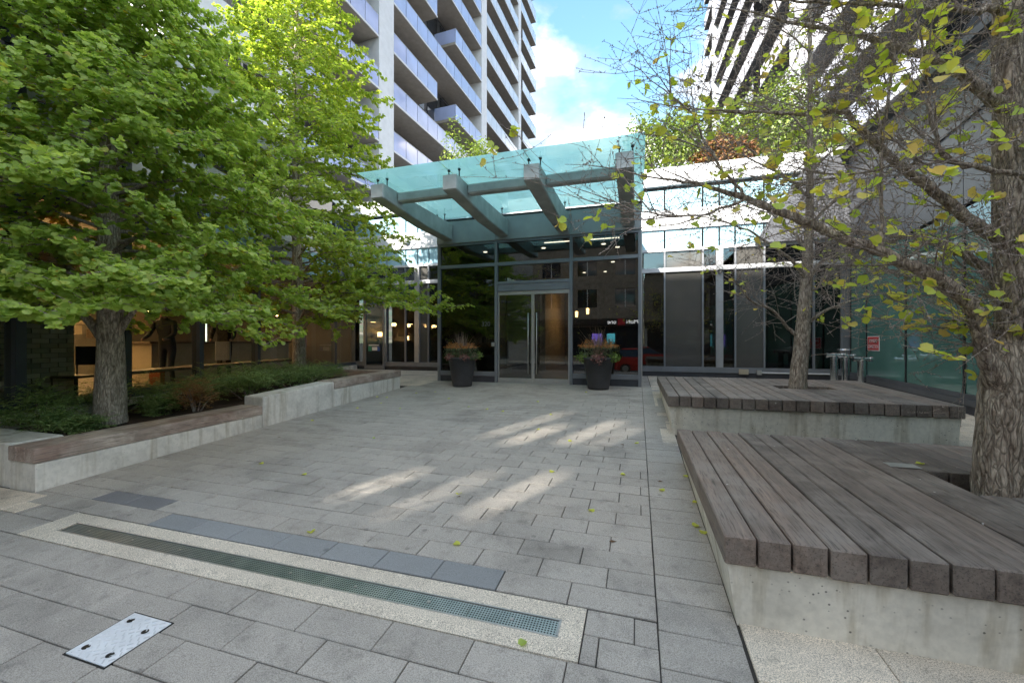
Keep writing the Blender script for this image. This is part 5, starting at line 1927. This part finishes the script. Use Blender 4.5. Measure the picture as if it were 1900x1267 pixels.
for i, (x, y) in enumerate(spots):
    d = Vector((((x - 950) / F_PX) * CT - ST, ((x - 950) / F_PX) * ST + CT, (633.5 - y) / F_PX))
    tt = CAM_H / (SLOPE * d.y - d.z)
    p = Vector((0, 0, CAM_H)) + d * tt
    brown = i % 6 == 3
    o = bpy.data.objects.new('fallen_leaf', OVL if brown else (GKL2 if i % 9 == 4 else GKL))
    col.objects.link(o)
    o.location = (p.x, p.y, zg(p.y) + 0.004)
    o.rotation_euler = (sl + rl.uniform(-.1, .1), rl.uniform(-.1, .1), rl.uniform(0, 6.28))
    if brown: tag(o, 'curled brown dead leaf lying on the grey paving', 'leaf', 'brown leaves on the paving')
    elif i % 9 == 4: tag(o, 'fresh green fallen ginkgo leaf lying on the grey paving', 'leaf', 'green leaves on the paving')
    else: tag(o, 'yellow fallen ginkgo leaf lying on the grey paving', 'leaf', 'yellow leaves on the paving')
o = bpy.data.objects.new('fallen_leaf', GKL)
col.objects.link(o)
o.location = (2.17, 4.17, 0.606)
tag(o, 'yellow fallen ginkgo leaf on the weathered platform near the steel plate', 'leaf')

# ================================================================== people inside the cafe
def person(name, label, base, rz, joints, mats_fn, extra=None):
    t = thing(name, base, label, 'person', rz=rz)
    keys = list(joints)
    V = [joints[k][0] for k in keys]
    ix = {k: i for i, k in enumerate(keys)}
    E_ = [(ix[a], ix[b]) for a, b in BONES if a in ix and b in ix]
    me = bpy.data.meshes.new('body')
    me.from_pydata(V, E_, [])
    o = bpy.data.objects.new('body', me)
    col.objects.link(o)
    sk = o.modifiers.new('skin', 'SKIN')
    sb = o.modifiers.new('sub', 'SUBSURF'); sb.levels = 2; sb.render_levels = 2
    for i, k in enumerate(keys):
        r_ = joints[k][1]
        me.skin_vertices[0].data[i].radius = r_ if hasattr(r_, '__len__') else (r_, r_)
        me.skin_vertices[0].data[i].use_root = (k == 'pelvis')
    dg = bpy.context.evaluated_depsgraph_get()
    m2 = bpy.data.meshes.new_from_object(o.evaluated_get(dg))
    bpy.data.objects.remove(o)
    mats = mats_fn[0]
    m2.materials.clear()
    for m in mats: m2.materials.append(m)
    for p in m2.polygons:
        p.material_index = mats_fn[1](p.center)
        p.use_smooth = True
    attach(m2, 'body', t)
    if extra: extra(t)
    return t


BONES = [('pelvis', 'waist'), ('waist', 'chest'), ('chest', 'neck'), ('neck', 'head'), ('head', 'crown'),
         ('pelvis', 'hipL'), ('hipL', 'kneeL'), ('kneeL', 'ankL'), ('ankL', 'toeL'), ('pelvis', 'hipR'), ('hipR', 'kneeR'), ('kneeR', 'ankR'), ('ankR', 'toeR'),
         ('chest', 'shL'), ('shL', 'elL'), ('elL', 'wrL'), ('wrL', 'haL'), ('chest', 'shR'), ('shR', 'elR'), ('elR', 'wrR'), ('wrR', 'haR')]


def pose(lean=0.0, arms=0.25):
    s = lean
    j = {'pelvis': ((0, 0, 0.95), (0.16, 0.11)), 'waist': ((0, s * .25, 1.12), (0.145, 0.10)), 'chest': ((0, s * .7, 1.36), (0.175, 0.115)), 'neck': ((0, s, 1.51), 0.06),
         'head': ((0, s * 1.1 + .015, 1.62), (0.082, 0.098)), 'crown': ((0, s * 1.1 + .01, 1.71), (0.07, 0.085))}
    for q, sx in (('L', -1), ('R', 1)):
        j['hip' + q] = ((sx * .10, 0, 0.88), 0.095)
        j['knee' + q] = ((sx * .105, 0.02 + (0.05 if q == 'L' else -.02), 0.48), 0.062)
        j['ank' + q] = ((sx * .11, 0.0, 0.085), 0.043)
        j['toe' + q] = ((sx * .125, 0.15, 0.035), (0.042, 0.032))
        j['sh' + q] = ((sx * .19, s * .8, 1.42), 0.066)
        j['el' + q] = ((sx * .25, s * .8 + arms * .35, 1.15), 0.05)
        j['wr' + q] = ((sx * .22, s * .8 + arms * 1.1, 1.02 + arms * .1), 0.036)
        j['ha' + q] = ((sx * .20, s * .8 + arms * 1.35, 1.0 + arms * .12), (0.042, 0.025))
    return j


SKIN = plain('skin', (0.35, 0.2, 0.14), 0.55)
CLOTH_D = plain('dark_coat', (0.012, 0.013, 0.015), 0.85)
CLOTH_G = plain('dark_green_jacket', (0.02, 0.026, 0.022), 0.85)
JEANS = plain('dark_jeans', (0.018, 0.022, 0.035), 0.85)
STRIPE = plain('pale_trousers', (0.30, 0.31, 0.32), 0.85)
HAT = plain('orange_hat', (0.5, 0.09, 0.02), 0.7)


def zone(legs, top):
    def f(c):
        if c.z > 1.53: return 2
        if abs(c.x) > 0.14 and c.z < 1.06 and c.z > 0.7 and c.y > 0.25: return 2
        return 1 if c.z > 0.93 else (3 if c.z < 0.09 else 0)
    return f


def to_cafe(s, y):
    p = Matrix.Rotation(cang, 3, 'Z') @ Vector((s, y, 0)) + Vector((c0.x, c0.y, 0.602))
    return p


def hat(t):
    MB().lathe((0, 0.13, 1.70), [(0.10, 0), (0.102, .04), (0.08, .09), (0.03, .11)], 18).build('hat', HAT, t, smooth=True, local=True)
    MB().lathe((0, 0.11, 1.57), [(0.088, 0), (0.098, .06), (0.097, .128)], 16).build('hair', BLACK, t, smooth=True, local=True)


def hair(t):
    MB().lathe((0, -0.015, 1.60), [(0.07, 0), (0.096, .05), (0.098, .11), (0.07, .16), (0.02, .175)], 18).build('hair', BLACK, t, smooth=True, local=True)
    MB().hexa([(-0.17, 0.10), (0.17, 0.10), (0.15, 0.13), (-0.15, 0.13)], [0.52] * 4, [1.0] * 4).build('apron', STRIPE, t, local=True)


p = to_cafe(7.3, -1.25)
person('person', 'person in orange hat and dark jacket leaning forward inside the cafe window', tuple(p), cang - R(80), pose(0.12, 0.3), ([JEANS, CLOTH_G, SKIN, BLACK], zone(0, 0)), hat)
p = to_cafe(6.05, -0.85)
person('person', 'person in black coat and pale apron standing inside the cafe window', tuple(p), cang - R(70), pose(0.02, 0.2), ([CLOTH_D, CLOTH_D, SKIN, BLACK], zone(0, 0)), hair)
bg_ = to_cafe(7.75, -1.1)
hb = thing('paper_bag', (bg_.x, bg_.y, 0.602), 'orange carrier bag standing by the person in the orange hat', 'bag')
MB().cbox((bg_.x, bg_.y, 0.602 + 0.2), 0.24, 0.13, 0.4, 0.4).build('bag', plain('orange_bag', (0.4, 0.12, 0.04), 0.7), hb, bevel=0.01)
MB().tube([(bg_.x - .06, bg_.y, 1.0), (bg_.x - .03, bg_.y, 1.12), (bg_.x + .03, bg_.y, 1.12), (bg_.x + .06, bg_.y, 1.0)], 0.006, 6).build('handle', INCREAM, hb)
# cafe chair by the brick pier
ch = to_cafe(10.2, -0.2)
chair = thing('cafe_chair', (ch.x, ch.y, 0.602), 'dark cafe chair inside the window before the brick pier', 'chair', rz=cang)
MB().box(-.2, .2, -.2, .2, 0.43, 0.47).build('seat', BLACK, chair, local=True, bevel=0.01)
MB().hexa([(-.2, -.2), (-.17, -.2), (-.17, .2), (-.2, .2)], [0.62] * 4, [0.92] * 4).build('backrest', BLACK, chair, local=True)
for (a, b) in ((-.18, -.18), (.18, -.18), (.18, .18), (-.18, .18)):
    MB().tube([(a, b, 0), (a, b, 0.43 if a > 0 else 0.9)], 0.012, 6).build('leg', BLACK, chair, local=True)

# ================================================================== the other side of the street (seen in the glass, shades the plaza)
BR2 = plain('buff_brick_wall', (0.30, 0.25, 0.20), 0.85, 0, 0.3, 0.15)
STONEW = plain('grey_stone_wall', (0.36, 0.35, 0.33), 0.8, 0, 0.3, 0.1)
YS = -16.0
TOPZ = 26.9


def street_block(name, label, x0, x1, wallm, top, depth=6.0, floors=8, z0=4.6):
    t = thing(name, ((x0 + x1) / 2, YS - depth / 2, -0.2), label, 'building')
    bx('core', t, wallm, x0, x1, YS - depth, YS - 0.3, -0.4, top)
    fh = (top - z0 - 0.8) / floors
    n = max(1, int((x1 - x0) / 3.2))
    bw = (x1 - x0) / n
    wm = MB().box(-0.85, 0.85, -0.03, 0.03, 0, fh * 0.58).mesh('window', GL_WIN)
    fm = MB().box(-0.03, 0.03, -0.03, 0.05, 0, fh * 0.58).mesh('window_bar', WHITEP)
    for k in range(floors + 1):
        zb_ = z0 + k * fh - fh * 0.42 if k else z0 - 0.5
        zt_ = min(top, z0 + k * fh + 0.0)
        if k == floors: zt_ = top
        bx('spandrel', t, wallm, x0, x1, YS - 0.29, YS, z0 + (k - 1) * fh + fh * 0.58 if k else 3.6, z0 + k * fh - 0.001 if k < floors else top)
    for k in range(floors):
        for i in range(n):
            cx = x0 + (i + 0.5) * bw
            o = bpy.data.objects.new('window', wm); col.objects.link(o); o.parent = t
            o.location = Vector((cx, YS - 0.2, z0 + k * fh)) - wloc(t)
            q = bpy.data.objects.new('window_bar', fm); col.objects.link(q); q.parent = o
            q.location = (0, 0.04, 0)
        for i in range(n + 1):
            a = x0 + i * bw
            bx('pier', t, wallm, max(x0, a - bw / 2 + 0.86), min(x1, a + bw / 2 - 0.86), YS - 0.29, YS - 0.003, z0 + k * fh, z0 + k * fh + fh * 0.58 - .002)
    bx('cornice', t, STONEW, x0, x1, YS - 0.29, YS + 0.35, top + .001, top + 0.35)
    # shop front
    for i in range(max(1, n // 2)):
        a = x0 + i * (x1 - x0) / max(1, n // 2)
        b = a + (x1 - x0) / max(1, n // 2)
        bx('shop_window', t, GL_WIN, a + 0.25, b - 0.25, YS - 0.25, YS - 0.2, 0.3, 2.9)
        bx('shop_pier', t, STONEW, a, a + 0.24, YS - 0.29, YS + 0.02, -0.2, 3.59)
    bx('shop_fascia', t, BLACK, x0, x1, YS - 0.29, YS + 0.05, 2.95, 3.58)
    return t


sa = street_block('street_building', 'grey stone street building with rows of windows across the road', -29.0, -15.3, STONEW, TOPZ)
street_block('street_building', 'low grey shop building beyond the grey stone block across the road', -62.0, -29.1, STONEW, 8.5, floors=1)
sb_ = street_block('street_building', 'buff brick street building over a dark shop front across the road', -9.2, 0.6, BR2, 27.9)
street_block('street_building', 'low buff brick shop building at the corner across the road', 0.7, 40.0, BR2, 8.5, floors=1)
# added out-of-view screen between the two, its slots shaped to throw sun streaks
sn = thing('added_sun_screen', (-12.25, YS - 0.2, -0.2), 'added slotted screen shaping the sun streaks, between the two buildings across the road', 'wall')


def scr(a, b, z0, z1):
    bx('sun_mask_panel', sn, STONEW, a, b, YS - 0.35, YS - 0.01, z0, z1)


SLOTS = [[(-11.79, -11.52, 15.55, 16.45), (-11.04, -10.84, 15.35, 16.6), (-10.45, -10.22, 15.5, 16.72), (-10.0, -9.82, 15.68, 16.1)],
         [(-12.22, -11.99, 17.45, 19.2), (-11.72, -11.45, 17.25, 18.4), (-11.09, -10.84, 17.4, 18.8), (-10.66, -10.46, 17.35, 18.55)]]
scr(-15.29, -9.21, -0.4, 15.35)
scr(-15.29, -9.21, 19.25, 27.9)
scr(-15.29, -9.21, 16.72, 17.22)
for slots, z0, z1 in ((SLOTS[0], 15.351, 16.719), (SLOTS[1], 17.221, 19.249)):
    x = -15.29
    for (a, b, p, q) in slots:
        scr(x, a, z0, z1)
        if p > z0 + 0.01: scr(a + .001, b - .001, z0, p)
        if q < z1 - 0.01: scr(a + .001, b - .001, q, z1)
        x = b
    scr(x, -9.21, z0, z1)

# shop sign across the road (read in the lobby glass)
sgn = thing('shop_sign', (-1.4, YS + 0.05, 3.0), 'dark shop sign with white lettering and red square across the road', 'sign')
MB().box(-3.0, 0.3, YS + 0.051, YS + 0.12, 2.98, 3.62).build('sign_board', BLACK, sgn)
SIGNW = emit('sign_lettering_glow', (0.9, 0.9, 0.9), 0.7)
for (txt, x) in (('Mobi', -0.45), ('one', -2.15)):
    o = text_obj('lettering', txt, 0.5, SIGNW, sgn, (x, YS + 0.125, 3.3), (R(90), 0, R(180)), 0.004)
MB().box(-1.65, -1.05, YS + 0.121, YS + 0.135, 3.02, 3.58).build('red_square', REDP, sgn)
for (a, b, m) in ((-3.9, -3.0, SCREEN), (-2.6, -1.9, SCREEN2)):
    pst = MB().box(a, b, YS - 0.19, YS - 0.16, 1.1, 2.3).build('lit_poster', m)
    tag(pst, 'glowing purple poster in the shop window across the road' if m is SCREEN else 'glowing cyan screen in the shop window across the road', 'poster')

# a nearly bare street tree on the pavement breaks up the light
st = copy_tree(slim_tree)
st.location = (-5.6, -2.6, zg(-2.6) - 0.02)
st.rotation_euler = (0, 0, 2.1)
tag(st, 'nearly bare ginkgo street tree standing on the pavement by the kerb', 'tree', 'ginkgo trees')

# parked red car behind the viewer, reflected in the glass
def red_car(x, y, rz):
    t = thing('parked_car', (x, y, -0.33), 'red hatchback parked along the kerb of the street', 'car', rz=rz)
    CARP = plain('red_car_paint', (0.5, 0.03, 0.02), 0.25, 0.0, 0.6, 0.03)
    prof = [(-2.1, 0.45, 0.62), (-2.05, 0.28, 0.92), (-1.75, 0.2, 1.0), (-0.9, 0.2, 1.0), (0.0, 0.2, 0.98), (1.0, 0.2, 0.95), (1.8, 0.24, 0.86), (2.08, 0.3, 0.72), (2.14, 0.42, 0.58)]
    mb = MB()
    vs, fs = [], []
    for (px, zb_, zt_) in prof:
        w_ = 0.88 - 0.10 * max(0, abs(px) - 1.6)
        vs += [(px, -w_ + .05, zb_), (px, w_ - .05, zb_), (px, w_, (zb_ + zt_) / 2), (px, w_ - .06, zt_), (px, -w_ + .06, zt_), (px, -w_, (zb_ + zt_) / 2)]
    n = len(prof)
    for i in range(n - 1):
        for k in range(6):
            a, b = i * 6 + k, i * 6 + (k + 1) % 6
            fs.append((a, b, b + 6, a + 6))
    fs += [(5, 4, 3, 2, 1, 0), tuple((n - 1) * 6 + k for k in range(6))]
    mb.add(vs, fs).build('body', CARP, t, smooth=False, local=True, bevel=0.02)
    cab = MB()
    lo_ = [(-1.95, .76), (1.05, .76)]
    cab.add([(-1.95, -.78, .98), (1.1, -.78, .96), (1.1, .78, .96), (-1.95, .78, .98), (-1.55, -.62, 1.46), (0.25, -.62, 1.48), (0.25, .62, 1.48), (-1.55, .62, 1.46)],
            [(3, 2, 1, 0), (4, 5, 6, 7), (0, 1, 5, 4), (1, 2, 6, 5), (2, 3, 7, 6), (3, 0, 4, 7)])
    cab.build('windows', GL_WIN, t, local=True, bevel=0.04)
    MB().add([(-1.6, -.64, 1.452), (0.3, -.64, 1.472), (0.3, .64, 1.472), (-1.6, .64, 1.452), (-1.5, -.56, 1.5), (0.2, -.56, 1.52), (0.2, .56, 1.52), (-1.5, .56, 1.5)],
             [(3, 2, 1, 0), (4, 5, 6, 7), (0, 1, 5, 4), (1, 2, 6, 5), (2, 3, 7, 6), (3, 0, 4, 7)]).build('roof', CARP, t, local=True)
    for (px, py) in ((-1.3, -.80), (1.35, -.80), (-1.3, .80), (1.35, .80)):
        wv = MB().lathe((px, py - 0.1, 0.31), [(0.2, 0), (0.30, .0), (0.31, .05), (0.31, .15), (0.30, .2), (0.2, .2)], 24, axis='y').build('wheel', RUBBER, t, local=True)
        MB().lathe((px, py - 0.103, 0.31), [(0.19, 0), (0.19, .206)], 16, axis='y').build('rim', STEEL, wv, local=True)
    for sy in (-.62, .62):
        MB().cbox((2.1, sy, 0.68), 0.1, 0.34, 0.13).build('headlight', WHITEP, t, local=True, bevel=0.02)
        MB().cbox((-2.07, sy, 0.82), 0.06, 0.3, 0.16).build('tail_light', REDP, t, local=True, bevel=0.02)
    return t


red_car(0.6, -5.35, 0.0)
